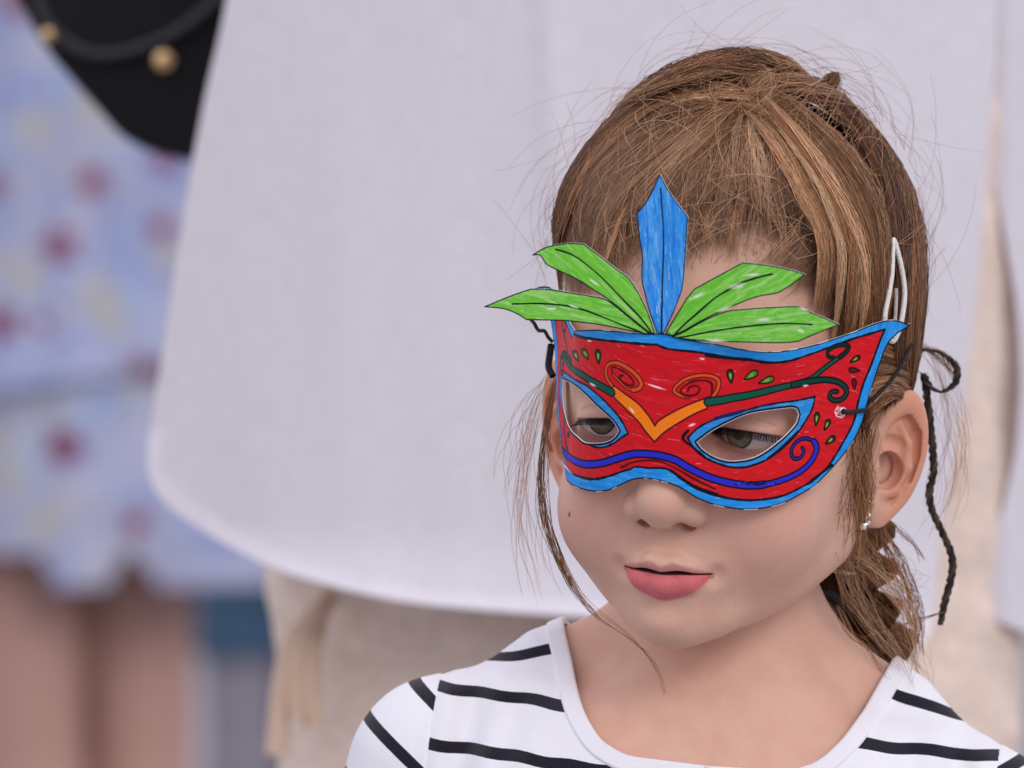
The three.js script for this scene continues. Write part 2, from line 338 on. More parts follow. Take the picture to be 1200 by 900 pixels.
// torso in its own frame
function trunkD(x, y, z) {
  const ax = Math.abs(x);
  let d = ell(ax, y, z, 0, -104, -6, 100, 112, 60);
  d = smin(d, Math.min(cap(ax, y, z, [22, 17, -14], [64, -8, -13], 11, 14.5), cap(ax, y, z, [64, -8, -13], [93, -43, -10], 14.5, 19)), 16);
  d = smin(d, ell(ax, y, z, 46, -70, 22, 44, 46, 26), 24);
  d = smin(d, cap(ax, y, z, [8, -32, 26], [78, -22, 8], 6, 7), 12);                      // collar bones
  d = smin(d, cap(ax, y, z, [0, -150, -4], [0, -260, -6], 84, 86), 40);
  return d;
}
const armD = (x, y, z) => { const ax = Math.abs(x); return smin(cap(ax, y, z, [100.5, -49, -8], [124, -170, -8], 30, 25), cap(ax, y, z, [126, -170, -8], [136, -285, 30], 24, 18), 14); };
const neckA = toTorso(headWorld([0, -26, -12]));
function bodyD(x, y, z) { // head frame
  let d = headD(x, y, z);
  if (y < 5) {
    const t = toTorso(headWorld([x, y, z]));
    let b = cap(t[0], t[1], t[2], [0, -18, -10], neckA, 34, 30);
    b = smin(b, trunkD(t[0], t[1], t[2]), 26);
    b = smin(b, armD(t[0], t[1], t[2]), 14);
    d = smin(d, b, 7);
  }
  return d;
}
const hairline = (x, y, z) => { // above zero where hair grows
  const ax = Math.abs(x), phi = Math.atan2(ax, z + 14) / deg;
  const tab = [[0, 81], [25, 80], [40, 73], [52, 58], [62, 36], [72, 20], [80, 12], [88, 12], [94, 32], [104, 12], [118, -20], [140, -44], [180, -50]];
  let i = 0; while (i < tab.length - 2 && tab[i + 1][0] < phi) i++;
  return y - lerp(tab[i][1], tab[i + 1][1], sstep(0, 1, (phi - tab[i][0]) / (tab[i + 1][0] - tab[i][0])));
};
const SKIN = [0.70, 0.43, 0.312], mix3 = (a, b, t) => [lerp(a[0], b[0], t), lerp(a[1], b[1], t), lerp(a[2], b[2], t)];
function skinPaint(x, y, z) {
  const ax = Math.abs(x), n = perlin.noise(x * 0.05, y * 0.05, z * 0.05), n2 = perlin.noise(x * 0.4 + 9, y * 0.4, z * 0.4);
  let c = mix3(SKIN.map((v) => v * (1 + 0.035 * n + 0.03 * n2)), [0.66, 0.345, 0.255], clamp(0.22 + 0.5 * perlin.noise(x * 0.11 + 5, y * 0.11, z * 0.11), 0, 0.45));
  const g = (cx, cy, cz, r) => Math.exp(-((ax - cx) ** 2 + (y - cy) ** 2 + (z - cz) ** 2) / (r * r));
  c = mix3(c, [0.67, 0.315, 0.255], 0.6 * g(35, -18, 58, 19) * (1 + 0.3 * n));
  c = mix3(c, [0.62, 0.31, 0.23], 0.35 * g(0, -9, 88, 9) + 0.3 * g(10, -13, 76, 7));
  c = mix3(c, [0.47, 0.205, 0.19], 0.75 * g(26, 9, 66, 11) + 0.25 * g(15, 14, 64, 7));  // pinkish skin round the eyes, darkened to paint in some of its shade
  c = mix3(c, [0.60, 0.34, 0.26], 0.35 * g(0, -60, 72, 14));
  if (ax > 56 && y < 32 && y > -40) c = mix3(c, [0.69, 0.285, 0.17], 0.7 * sstep(57, 64, ax));
  // lips
  const ly = slitY(x);
  if (z > 58 && ax < 17 && y < -22 && y > -52) {
    const q = Math.sqrt(Math.max(0, 1 - (x / 16.2) ** 2)), top = ly + 4.2 * Math.pow(q, 1.5) * (0.86 + 0.3 * Math.exp(-((ax - 4.4) ** 2) / 7)) , bot = ly - 10.4 * Math.pow(q, 1.35);
    const inside = Math.min(top - y, y - bot), t = sstep(-0.7, 0.7, inside);
    const up = y > ly, crease = 0.93 + 0.12 * perlin.noise(x * 1.6, y * 0.25, 3);
    c = mix3(c, (up ? [0.54, 0.21, 0.185] : [0.72, 0.15, 0.17]).map((v) => v * crease), t * (up ? 0.85 : 0.95));
    if (Math.abs(y + 34.2) < 2.4 && z < 78.2 - 0.032 * x * x) c = mix3(c, [0.16, 0.025, 0.025], sstep(78.2, 76.4, z + 0.032 * x * x) * 0.9);
  }
  // small mole on the cheek
  c = mix3(c, [0.09, 0.045, 0.035], sstep(1.1, 0.5, Math.hypot(x - MOLE[0], y - MOLE[1], z - MOLE[2])));
  // scalp under the hair; its brown runs down the forehead as painted shadow and fuzz
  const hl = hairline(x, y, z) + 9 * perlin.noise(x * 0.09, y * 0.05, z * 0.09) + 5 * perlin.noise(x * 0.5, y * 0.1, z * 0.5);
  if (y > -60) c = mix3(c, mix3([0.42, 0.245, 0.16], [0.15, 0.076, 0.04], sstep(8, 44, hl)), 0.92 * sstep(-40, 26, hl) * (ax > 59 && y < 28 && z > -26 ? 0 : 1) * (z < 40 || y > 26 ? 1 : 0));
  return c;
}
// the point of a surface seen at a photo pixel
function seenOn(f, px, py, lift = 0, far = 3200) {
  const d = look(px, py); let t = 2850, q = [0, 0, 0], best = 1e9, bt = t;
  for (let i = 0; i < 160 && t < far; i++) { q = [EYE[0] + d[0] * t, EYE[1] + d[1] * t, EYE[2] + d[2] * t]; const s = f(...q) - lift; if (s < best) { best = s; bt = t; } if (s < 0.05) return q; t += Math.max(s * 0.7, 0.05); }
  return [EYE[0] + d[0] * bt, EYE[1] + d[1] * bt, EYE[2] + d[2] * bt];
}
const MOLE = seenOn(headD, 667, 603);

const pore = noiseTexture(256, 256, (x, y) => { let v = 0.5; for (let o = 0; o < 3; o++) { const k = [8, 24, 60][o]; v += [0.25, 0.3, 0.3][o] * perlin.noise(x / 256 * k, y / 256 * k, o * 7.3); } return v; });
pore.repeat.set(40, 40);
const skinMat = new THREE.MeshPhysicalMaterial({ vertexColors: true, roughness: 0.52, specularIntensity: 0.55, sheen: 0.25, sheenColor: new THREE.Color(1, 0.85, 0.75), sheenRoughness: 0.5, bumpMap: pore, bumpScale: 0.00011, side: THREE.DoubleSide });
skinMat.name = 'skin';
const child = thing('person', 'child in a black striped white top wearing a bright red painted paper mask', 'child', BASE);
{
  const fine = largest(nets(bodyD, [-100, -178, -112], [100, 128, 100], 1.0));
  const skinUv = (x, y, z) => [(Math.atan2(x, z + 20) * 70) / 1000, y / 1000];
  // finer cells where the forms are small: lips, eyes, ears
  const boxes = [[[-23, -59, 58], [23, -24, 88], 0.5], [[9, 4, 52], [43, 29, 76], 0.5], [[-43, 4, 52], [-9, 29, 76], 0.5], [[55, -34, -40], [90, 30, 16], 0.6]];
  const inBox = ([a, b], p, m) => p.every((v, i) => v > a[i] + m && v < b[i] - m);
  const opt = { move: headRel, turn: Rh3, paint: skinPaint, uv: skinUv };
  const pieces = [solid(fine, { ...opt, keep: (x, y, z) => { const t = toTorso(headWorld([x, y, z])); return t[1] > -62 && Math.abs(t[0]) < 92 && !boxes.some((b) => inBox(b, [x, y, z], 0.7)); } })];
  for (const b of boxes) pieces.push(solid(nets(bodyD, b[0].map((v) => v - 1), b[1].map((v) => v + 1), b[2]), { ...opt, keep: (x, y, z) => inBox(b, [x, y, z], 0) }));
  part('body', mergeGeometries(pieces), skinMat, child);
}
// eyes
function eyeTexture() {
  const S = 512, c = document.createElement('canvas'); c.width = c.height = S; const g = c.getContext('2d');
  g.fillStyle = '#55543f'; g.beginPath(); g.arc(S / 2, S / 2, S / 2, 0, 7); g.fillRect(0, 0, S, S);
  for (let i = 0; i < 900; i++) { const a = rnd() * 6.283, r0 = S * (0.17 + rnd() * 0.1), r1 = S * (0.3 + rnd() * 0.18); g.strokeStyle = ['rgba(140,140,112,.35)', 'rgba(60,62,55,.4)', 'rgba(112,100,70,.35)', 'rgba(150,155,140,.25)'][i % 4]; g.lineWidth = 1 + rnd() * 3; g.beginPath(); g.moveTo(S / 2 + Math.cos(a) * r0, S / 2 + Math.sin(a) * r0); g.lineTo(S / 2 + Math.cos(a + 0.05) * r1, S / 2 + Math.sin(a + 0.05) * r1); g.stroke(); }
  g.strokeStyle = 'rgba(28,30,30,.85)'; g.lineWidth = S * 0.07; g.beginPath(); g.arc(S / 2, S / 2, S * 0.475, 0, 7); g.stroke();
  const t = new THREE.CanvasTexture(c); t.colorSpace = THREE.SRGBColorSpace; return t;
}
const irisMat = new THREE.MeshPhysicalMaterial({ map: eyeTexture(), roughness: 0.25, clearcoat: 1, clearcoatRoughness: 0.03 }); irisMat.name = 'iris';
const scleraMat = std(0.62, 0.50, 0.49, 0.25, { clearcoat: 0.8, clearcoatRoughness: 0.08 }), pupilMat = std(0.004, 0.004, 0.004, 0.15, { clearcoat: 1, clearcoatRoughness: 0.03 });
[[704, 492], [865, 509]].forEach(([px, py], i) => {
  const c = EYEC[i], d = look(px, py); // where the ray through the iris meets the eyeball
  const o = [EYE[0] - c[0], EYE[1] - c[1], EYE[2] - c[2]], b = o[0] * d[0] + o[1] * d[1] + o[2] * d[2], cc = o[0] ** 2 + o[1] ** 2 + o[2] ** 2 - 144, t = -b - Math.sqrt(Math.max(0, b * b - cc));
  const g = new THREE.Vector3(o[0] + d[0] * t, o[1] + d[1] * t, o[2] + d[2] * t).normalize().applyMatrix3(Rh3);
  const eye = part('eye', new THREE.SphereGeometry(0.0119, 40, 30), scleraMat, child); eye.position.set(...headRel(c)); eye.quaternion.setFromUnitVectors(new THREE.Vector3(0, 0, 1), g);
  const capGeo = (r, a) => { const G = new THREE.SphereGeometry(r, 40, 12, 0, Math.PI * 2, 0, a).rotateX(Math.PI / 2), p = G.attributes.position, u = G.attributes.uv, m = r * Math.sin(a) * 2; for (let k = 0; k < p.count; k++) u.setXY(k, p.getX(k) / m + 0.5, p.getY(k) / m + 0.5); return G; };
  const iris = part('iris', capGeo(0.01205, 0.46), irisMat, eye);
  part('pupil', capGeo(0.01212, 0.17), pupilMat, eye);
});
seed = 202;
// ------------------------------------------------------------------ striped top
const foldD = (x, y, z) => 1.5 * Math.sin(Math.abs(x) * 0.33 + 0.8 + 0.02 * y) * sstep(60, 84, Math.abs(x)) * sstep(112, 98, Math.abs(x)) * sstep(-6, -22, y) + 0.9 * Math.sin((x * 0.5 + y) * 0.11 + 2 * perlin.noise(x * 0.012, y * 0.012, 4)) * sstep(-30, -75, y) + 1.5 * perlin.noise(x * 0.03, y * 0.022, z * 0.02);
const shirtD = (x, y, z) => { const d = smin(trunkD(x, y, z), armD(x, y, z), 16) - 3.4; return Math.abs(d) > 12 ? d : d - foldD(x, y, z); };
const sleeveD = (x, y, z) => shirtD(x, y, z) - lerp(-1.2, 0.7, sstep(101.5, 105.5, Math.abs(x) - 0.02 * y));
const NLT = [[0, -33], [30, -32], [40, -27.5], [48, -18], [54, -6], [58, 4], [61, 11]];
const neckFront = (ax) => { let i = 0; while (i < NLT.length - 2 && NLT[i + 1][0] < ax) i++; return lerp(NLT[i][1], NLT[i + 1][1], clamp((ax - NLT[i][0]) / (NLT[i + 1][0] - NLT[i][0]), 0, 1)); };
const neckAt = (x, z) => { const ax = Math.abs(x); return ax > 61 ? 99 : lerp(8, neckFront(ax) + 0.03 * x, sstep(-26, -8, z)); };
const stripeMap = noiseTexture(64, 512, (x, y) => { const f = (y + 0.5) / 512, e = 0.102 + 0.004 * perlin.noise(x / 64 * 9, 3, 1), k = sstep(e + 0.006, e - 0.006, Math.min(f, 1 - f)), n = 1 + 0.05 * perlin.noise(x * 0.9, y * 0.5, 2); return [lerp(0.925, 0.125, k) * n, lerp(0.92, 0.115, k) * n, lerp(0.935, 0.155, k) * n]; }, true);
const knit = noiseTexture(128, 128, (x, y) => 0.5 + 0.25 * Math.sin(x / 128 * 2 * Math.PI * 32) * Math.abs(Math.sin(y / 128 * Math.PI * 32)) + 0.25 * perlin.noise(x * 0.4, y * 0.4, 5));
knit.repeat.set(1.5, 0.7);
const shirtMat = new THREE.MeshPhysicalMaterial({ map: stripeMap, roughness: 0.92, specularIntensity: 0.3, sheen: 0.3, sheenColor: new THREE.Color(1, 1, 1), bumpMap: knit, bumpScale: 0.00018, side: THREE.DoubleSide }); shirtMat.name = 'striped cotton';
const bandMat = std(0.83, 0.82, 0.85, 0.9, { bumpMap: knit, bumpScale: 0.0002, sheen: 0.3 }); bandMat.name = 'white cotton';
{
  const cloth = nets(shirtD, [-168, -330, -92], [168, 46, 92], 2);
  const v = (x, y) => { const ax = Math.abs(x); return (y + 18 + 1.7 * perlin.noise(x * 0.055, y * 0.02, 7) + 0.8 * perlin.noise(x * 0.02, y * 0.02, 3) + 10 * clamp((ax - 58) / 34, 0, 1.2) * sstep(-16, -3, y)) / 20.5; };
  part('shirt', solid(cloth, { move: torsoRel, turn: Rt3, uv: (x, y, z) => [(x + z) / 20.5, v(x, y)], keep: (x, y, z) => Math.abs(x) < 107 + 0.02 * y && y < neckAt(x * 0.955, z) - 2.2 }), shirtMat, child);
  const arm = nets(sleeveD, [-172, -330, -92], [172, 46, 92], 2);
  for (const s of [-1, 1]) part('sleeve', solid(arm, { move: torsoRel, turn: Rt3, uv: (x, y, z) => [z / 20.5, (0.574 * Math.abs(x) - 0.819 * y - 79) / 21.2], keep: (x, y, z) => x * s > 100.5 + 0.02 * y }), shirtMat, child);
  // neckband, a flat doubled strip that follows the opening
  const M = 220, ring = [];
  for (let i = 0; i < M; i++) {
    const a = i / M * 2 * Math.PI, c = Math.cos(a), x = 61 * Math.sin(a) * (1 - 0.0 * c), front = c > -0.02;
    let y = front ? neckFront(Math.abs(x)) + 0.03 * x : lerp(11, 8, sstep(0, -0.5, c)), z = 0;
    if (front) { z = 90; for (let k = 0; k < 200; k++) { const d = shirtD(x, y, z); if (d < 0.05) break; z -= Math.max(0.1, d * 0.6); if (z < -14) { z = -14; break; } } }
    else { z = -90; for (let k = 0; k < 200; k++) { const d = shirtD(x, y, z); if (d < 0.05) break; z += Math.max(0.1, d * 0.6); if (z > -14) { z = -14; break; } } }
    ring.push([x, y, z]);
  }
  for (let r = 0; r < 6; r++) { const c = ring.map((p) => [...p]); for (let i = 0; i < M; i++) for (let j = 0; j < 3; j++) ring[i][j] = (c[(i + M - 1) % M][j] + 2 * c[i][j] + c[(i + 1) % M][j]) / 4; }
  const grad = (p) => { const e = 0.6, g = [0, 1, 2].map((j) => { const a = [...p], b = [...p]; a[j] += e; b[j] -= e; return shirtD(...a) - shirtD(...b); }), l = Math.hypot(...g) || 1; return g.map((q) => q / l); };
  const p = [], uv = [], ix = [], prof = [[0.1, -1.8], [-0.35, -0.3], [-0.1, 0.6], [0.8, 1.0], [5.4, 0.95], [6.3, 0.7], [6.8, -0.6]];
  ring.forEach((q, i) => {
    const a = ring[(i + M - 1) % M], b = ring[(i + 1) % M], n = grad(q), t = new THREE.Vector3(b[0] - a[0], b[1] - a[1], b[2] - a[2]).normalize(), w = new THREE.Vector3(...n).cross(t).normalize();
    if (w.x * q[0] + w.y * 30 * 0 + w.y * (q[1] - 12) + w.z * q[2] < 0) w.negate();
    for (const [o, h] of prof) {
      let s = [q[0] + w.x * o, q[1] + w.y * o, q[2] + w.z * o];
      for (let k = 0; k < 3; k++) { const d = shirtD(...s), g = grad(s); s = s.map((c, j) => c - g[j] * d); }
      const g = grad(s); p.push(...torsoRel(s.map((c, j) => c + g[j] * h))); uv.push(i * 0.1, o * 0.05);
    }
  });
  const K = prof.length;
  for (let i = 0; i < M; i++) for (let k = 0; k < K - 1; k++) { const a = i * K + k, b = ((i + 1) % M) * K + k; ix.push(a, b, a + 1, b, b + 1, a + 1); }
  const g = new THREE.BufferGeometry(); g.setAttribute('position', new THREE.Float32BufferAttribute(p, 3)); g.setAttribute('uv', new THREE.Float32BufferAttribute(uv, 2)); g.setIndex(ix); g.computeVertexNormals();
  part('neckband', g, bandMat, child);
}

// ------------------------------------------------------------------ hair
const hairMat = new THREE.MeshPhysicalMaterial({ vertexColors: true, roughness: 0.45, specularIntensity: 0.42, side: THREE.DoubleSide }); hairMat.name = 'hair';
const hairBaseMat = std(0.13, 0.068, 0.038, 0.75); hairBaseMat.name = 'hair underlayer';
const TONES = [[0.27, 0.122, 0.056], [0.46, 0.24, 0.117], [0.62, 0.365, 0.20], [0.155, 0.064, 0.029], [0.35, 0.17, 0.08], [0.72, 0.46, 0.27]];
function shell(px, py, h) { // a point of the hair's rounded surface under a photo pixel
  const d = look(px, py), r = CR.r.map((v, i) => v + h * (i === 1 ? 1.25 : 1)), o = EYE.map((v, i) => (v - CR.c[i]) / r[i]), q = d.map((v, i) => v / r[i]);
  const a = q[0] ** 2 + q[1] ** 2 + q[2] ** 2, b = o[0] * q[0] + o[1] * q[1] + o[2] * q[2], c = o[0] ** 2 + o[1] ** 2 + o[2] ** 2 - 1, D = b * b - a * c;
  const t = D > 0 ? (-b - Math.sqrt(D)) / a : -b / a;
  let p = [o[0] + q[0] * t, o[1] + q[1] * t, o[2] + q[2] * t];
  if (D <= 0) { const l = Math.hypot(...p); p = p.map((v) => v / l); }
  return p.map((v, i) => v * r[i] + CR.c[i]);
}
const zOn = (px, py, lift) => headWorld(seenOn(headD, px, py))[2] * 1000 + lift;   // depth just in front of the skin under a pixel
// strands laid between guides; a guide is a list of [px, py, h or depth]
function combed(fib, guides, count, { h = 5, hj = 2.5, bulge = 2, clumps = 40, tight = 0.55, wave = 3, rad = 0.17, n = 9, free = false, tones = TONES, tipTone = 1.0, trim = 0.1, spread = 0, rootH = null, root = 0, ramp = 0.3, ridge = 0 } = {}) {
  const G = guides.map((g) => sample(g.map((p) => [p[0], p[1], p[2] ?? (free ? 0 : 0)]), n)), cl = [];
  for (let i = 0; i < clumps; i++) cl.push({ u: (i + 0.2 + 0.6 * rnd()) / clumps * (G.length - 1), h: gauss() * hj, tone: tones[(rnd() * tones.length) | 0], s: rnd() * 99, k: 0.5 + 0.9 * rnd() });
  for (let c = 0; c < count; c++) {
    const q = cl[(rnd() * clumps) | 0], off = gauss() * (G.length - 1) / clumps * 1.25, off2 = gauss() * spread, hh = h + q.h + gauss() * 0.8, t0 = root ? clamp(root * Math.pow(rnd(), ramp > 0.4 ? 0.27 : 0.5) + (ramp > 0.4 ? 0.16 * perlin.noise(q.u * 2.3 + 4, 1.7, 8.1) + 0.05 * gauss() : 0), 0, 0.9) : rnd() * rnd() * trim, t1 = 1 - rnd() * trim, pts = [], s = rnd() * 99;
    for (let k = 0; k < n; k++) {
      const t = lerp(t0, t1, k / (n - 1)), kk = t * (n - 1), k0 = Math.min(n - 2, kk | 0), f = kk - k0;
      const u = clamp(q.u + off * (1 - tight * Math.sin(Math.min(1, t * 1.25) * Math.PI / 2)), 0, G.length - 1), g = Math.min(G.length - 2, u | 0), w = u - g, hr = ridge * (1 - 1.7 * (2 * u / (G.length - 1) - 1) ** 2), at = (j) => lerp(lerp(G[g][k0][j], G[g][k0 + 1][j], f), lerp(G[g + 1][k0][j], G[g + 1][k0 + 1][j], f), w);
      const wv = wave * Math.sin(t * Math.PI * 0.9 + 0.15);
      const x = at(0) + wv * (perlin.noise(t * 2.2, q.s, 0) * 1.4 + perlin.noise(t * 3, s, 5) * 1.5) + off2 * t, y = at(1) + wv * (perlin.noise(t * 2.2, q.s, 40) * 1.2 + perlin.noise(t * 3, s, 50) * 1.2), z = at(2);
      if (free) pts.push(H(x, y, z + gauss() * 0.15 + perlin.noise(t * 2, s, 9) * wave * 0.6 + (off2 * 0.3)));
      else pts.push(shell(x, y, Math.max(0.6, (rootH !== null ? lerp(rootH, hh + z + hr, sstep(0, ramp, t)) : hh + z + hr) + bulge * Math.sin(t * Math.PI) * (ramp > 0.4 ? sstep(0, ramp, t) : 1))));
    }
    const k = q.k * (0.75 + 0.5 * rnd()), tone = rnd() < 0.75 ? q.tone : tones[(rnd() * tones.length) | 0], c0 = ramp > 0.4 ? mix3(tone.map((v) => v * k), [0.46, 0.28, 0.185], 0.65) : tone.map((v) => v * k), c1 = tone.map((v) => v * k * tipTone);
    fib.add(pts, (t) => rad * (ramp > 0.4 ? 0.22 + 0.78 * sstep(0, 0.4, t) : 0.55 + 0.45 * Math.sin(Math.min(1, t * 3) * Math.PI / 2)) * (t > 0.85 ? 1 - (t - 0.85) * 4 : 1), 0, c0, c1);
  }
}
// a plait of three bundles along a path of head-frame points
function plait(fib, path, width, thick, turns, perBundle, rad, tones, taper = 0.4) {
  const n = 28, P = sample(path, n);
  for (let b = 0; b < 3; b++) {
    const tone = tones[b % tones.length], C = [], F = [];
    for (let k = 0; k < n; k++) {
      const a = P[Math.max(0, k - 1)], c = P[Math.min(n - 1, k + 1)], t = new THREE.Vector3(c[0] - a[0], c[1] - a[1], c[2] - a[2]).normalize();
      const out = new THREE.Vector3(P[k][0] - CR.c[0], P[k][1] - CR.c[1], P[k][2] - CR.c[2]); out.addScaledVector(t, -out.dot(t)).normalize();
      const side = new THREE.Vector3().crossVectors(t, out), w = 2 * Math.PI * (turns * k / n + b / 3), e = k / (n - 1), s = 1 - taper * e;
      C.push([0, 1, 2].map((j) => P[k][j] + side.getComponent(j) * width * s * Math.sin(w) + out.getComponent(j) * thick * s * Math.sin(2 * w)));
      F.push([side, out, s]);
    }
    for (let i = 0; i < perBundle; i++) {
      const r = Math.sqrt(rnd()) * width * 0.62, a0 = rnd() * 6.283, tw = 1.5 + rnd(), k1 = 0.7 + 0.6 * rnd(), off = gauss() * 0.6;
      const pts = C.map((p, k) => { const [side, out, s] = F[k], a = a0 + tw * k / n * 3, rr = r * s; return [0, 1, 2].map((j) => p[j] + side.getComponent(j) * (Math.cos(a) * rr + off) + out.getComponent(j) * Math.sin(a) * rr * 0.75); });
      fib.add(pts, rad, rad * 0.8, tone.map((v) => v * k1), tone.map((v) => v * k1));
    }
  }
}
{
  const base = nets((x, y, z) => ell(x, y, z, ...CR.c, ...CR.r) - 0.3 - 4.4 * sstep(34, 80, hairline(x, y, z) + 6 * perlin.noise(x * 0.08, 1, z * 0.08)), [-76, -50, -116], [76, 140, 86], 2.2);
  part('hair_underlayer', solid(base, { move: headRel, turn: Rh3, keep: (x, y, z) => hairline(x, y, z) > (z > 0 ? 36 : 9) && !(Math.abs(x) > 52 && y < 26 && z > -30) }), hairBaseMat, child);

  const top = new Fibres();
  const A = [[[682, 366], [690, 306], [722, 232], [785, 170], [856, 122]], [[714, 342], [728, 284], [758, 216], [808, 162], [862, 121]], [[748, 326], [760, 264], [789, 206], [828, 158], [866, 121]], [[799, 314], [809, 254], [830, 196], [850, 155], [870, 121]], [[850, 308], [856, 254], [862, 202], [868, 155], [873, 121]], [[904, 314], [904, 260], [897, 206], [886, 160], [877, 121]], [[948, 342], [948, 280], [929, 218], [904, 165], [881, 120]], [[982, 388], [988, 305], [966, 231], [931, 170], [885, 118]]];
  combed(top, A, 2000, { h: 3.2, hj: 1.0, bulge: 3.0, clumps: 120, wave: 9, rootH: 0.15, ramp: 0.65, root: 0.6, trim: 0.12, rad: 0.17 });
  combed(top, A, 900, { h: 2.2, hj: 0.8, bulge: 2.0, clumps: 140, wave: 11, rootH: 0.15, ramp: 0.65, root: 0.3, rad: 0.085, trim: 0.4, tones: [TONES[1], TONES[2], TONES[4]] });
  combed(top, A, 900, { h: 5.5, hj: 1.8, bulge: 3.2, clumps: 40, tight: 0.85, wave: 14, rootH: 0.3, ramp: 0.6, root: 0.5, trim: 0.3, rad: 0.15, tones: [TONES[1], TONES[2], TONES[5], TONES[2]] });
  // fine short hair along the hairline
  for (let i = 0; i < 520; i++) {
    const u = rnd() * (A.length - 1), g = Math.min(A.length - 2, u | 0), w = u - g, x0 = lerp(A[g][0][0], A[g + 1][0][0], w), y0 = lerp(A[g][0][1], A[g + 1][0][1], w) - 75 * Math.pow(rnd(), 0.6) + 16, x1 = lerp(A[g][2][0], A[g + 1][2][0], w), y1 = lerp(A[g][2][1], A[g + 1][2][1], w), l = Math.hypot(x1 - x0, y1 - y0), a = Math.atan2(y1 - y0, x1 - x0) + gauss() * 0.5, len = 18 + 30 * rnd(), cv = gauss() * 0.8, pts = [];
    for (let j = 0; j < 7; j++) { const t = j / 6, q = a + cv * t; pts.push(shell(x0 + Math.cos(q) * len * t, y0 + Math.sin(q) * len * t, 0.2 + 2.2 * t)); }
    const k = 0.6 + 0.5 * rnd(); top.add(pts, 0.06, 0.03, TONES[4].map((v) => v * k), TONES[1].map((v) => v * k)); void l;
  }
  const B = [[[644, 372], [647, 275], [680, 196], [752, 140], [848, 108]], [[654, 380], [662, 285], [700, 206], [765, 152], [852, 112]], [[670, 384], [682, 290], [715, 216], [776, 163], [855, 117]], [[690, 380], [700, 300], [732, 229], [790, 172], [858, 121]]];
  combed(top, B, 1900, { h: 4.5, hj: 1.5, bulge: 3.6, clumps: 64, wave: 7, rootH: 0.3, ramp: 0.5, root: 0.4, trim: 0.1 });
  // ridged locks on the left
  for (const [g, hh] of [[[[660, 262], [702, 188], [762, 143], [818, 127], [864, 128]], 7.5], [[[655, 232], [694, 165], [758, 122], [822, 108], [876, 112]], 8.5], [[[690, 256], [728, 200], [776, 165], [826, 145], [866, 126]], 6.5], [[[700, 310], [722, 240], [770, 190], [830, 160], [864, 130]], 6]])
    combed(top, [g.map(([x, y]) => [x - 6, y - 7]), g.map(([x, y]) => [x + 6, y + 7])], 330, { h: hh, hj: 0.6, bulge: 2, clumps: 5, tight: 0.7, wave: 6, trim: 0.25, rootH: 3, tones: [TONES[2], TONES[1], TONES[5]] });
  const C = [[[641, 350], [643, 258], [672, 176], [735, 112], [800, 78], [880, 72]], [[643, 352], [650, 252], [690, 166], [750, 115], [815, 90], [880, 88]], [[646, 355], [656, 258], [700, 181], [762, 132], [830, 106], [880, 102]]];
  combed(top, C, 1600, { h: 6.5, hj: 1.6, bulge: 2.5, clumps: 44, wave: 6, rootH: 1, root: 0.15, trim: 0.15, tones: [TONES[0], TONES[1], TONES[3], TONES[4], TONES[0]] });
  // right front, combed from the temple up to the plait
  const Dg = [[[972, 408], [986, 305], [966, 231], [931, 170], [885, 118]], [[996, 428], [1008, 322], [990, 246], [950, 178], [893, 114]], [[1022, 436], [1030, 325], [1014, 246], [974, 178], [902, 107]], [[1042, 436], [1042, 310], [1030, 236], [992, 168], [912, 101]]];
  combed(top, Dg, 2100, { h: 7.0, hj: 1.2, bulge: 3.5, clumps: 56, wave: 7, rootH: 0.8, root: 0.3, trim: 0.06, tones: [TONES[1], TONES[2], TONES[4], TONES[5], TONES[2], TONES[0]] });
  for (const g of [[[1004, 408], [1000, 280], [962, 198], [916, 140], [872, 120]], [[1034, 412], [1027, 270], [986, 192], [935, 130], [893, 106]], [[962, 372], [968, 280], [936, 200], [900, 150], [876, 121]]])
    combed(top, [g.map(([x, y]) => [x - 9, y + 3]), g.map(([x, y]) => [x + 9, y - 3])], 400, { h: 9.6, hj: 0.6, bulge: 2.5, clumps: 6, tight: 0.6, wave: 8, rootH: 1.5, root: 0.3, trim: 0.1, tones: [TONES[2], TONES[5], TONES[1]] });
  // dark hair behind it, falling to behind the ear
  const E = [[[915, 104], [972, 126], [1012, 176], [1036, 240], [1044, 310], [1044, 372, -2], [1040, 440, -5], [1036, 500, -6]], [[918, 98], [985, 112], [1030, 162], [1054, 232], [1060, 305], [1060, 372, -2], [1058, 440, -5], [1052, 500, -6]], [[924, 92], [995, 98], [1046, 148], [1074, 218], [1081, 295], [1079, 370], [1074, 440, -2], [1066, 500, -3]]];
  combed(top, E, 3200, { h: 6.5, hj: 1.2, bulge: 1.5, clumps: 60, wave: 7, trim: 0.12, n: 11, tones: [TONES[3], TONES[0], TONES[3], [0.11, 0.058, 0.03], TONES[4]], tipTone: 0.9 });
  // above the ear, drawn back
  const Fg = [[[975, 400], [1006, 398], [1040, 402], [1078, 412]], [[985, 420], [1014, 414], [1045, 418], [1078, 432]], [[996, 452], [1022, 438], [1050, 438], [1076, 454]], [[1006, 492], [1024, 466], [1046, 452], [1074, 468]], [[1010, 530], [1022, 492], [1042, 462], [1070, 476]]];
  combed(top, Fg, 2300, { h: 4.4, hj: 0.8, bulge: 1.8, clumps: 46, wave: 5, trim: 0.2, rootH: 0.6, tones: [TONES[0], TONES[4], TONES[3], TONES[1]] });
  // crown
  const T = [[[688, 158], [750, 110], [820, 88], [890, 92]], [[716, 128], [778, 88], [840, 68], [905, 84]], [[775, 92], [826, 64], [872, 58], [925, 76]], [[832, 66], [872, 56], [920, 66], [965, 90]]];
  combed(top, T, 1700, { h: 8.5, hj: 1.6, bulge: 4.2, clumps: 44, wave: 12, tones: [TONES[0], TONES[3], TONES[4], TONES[1]] });
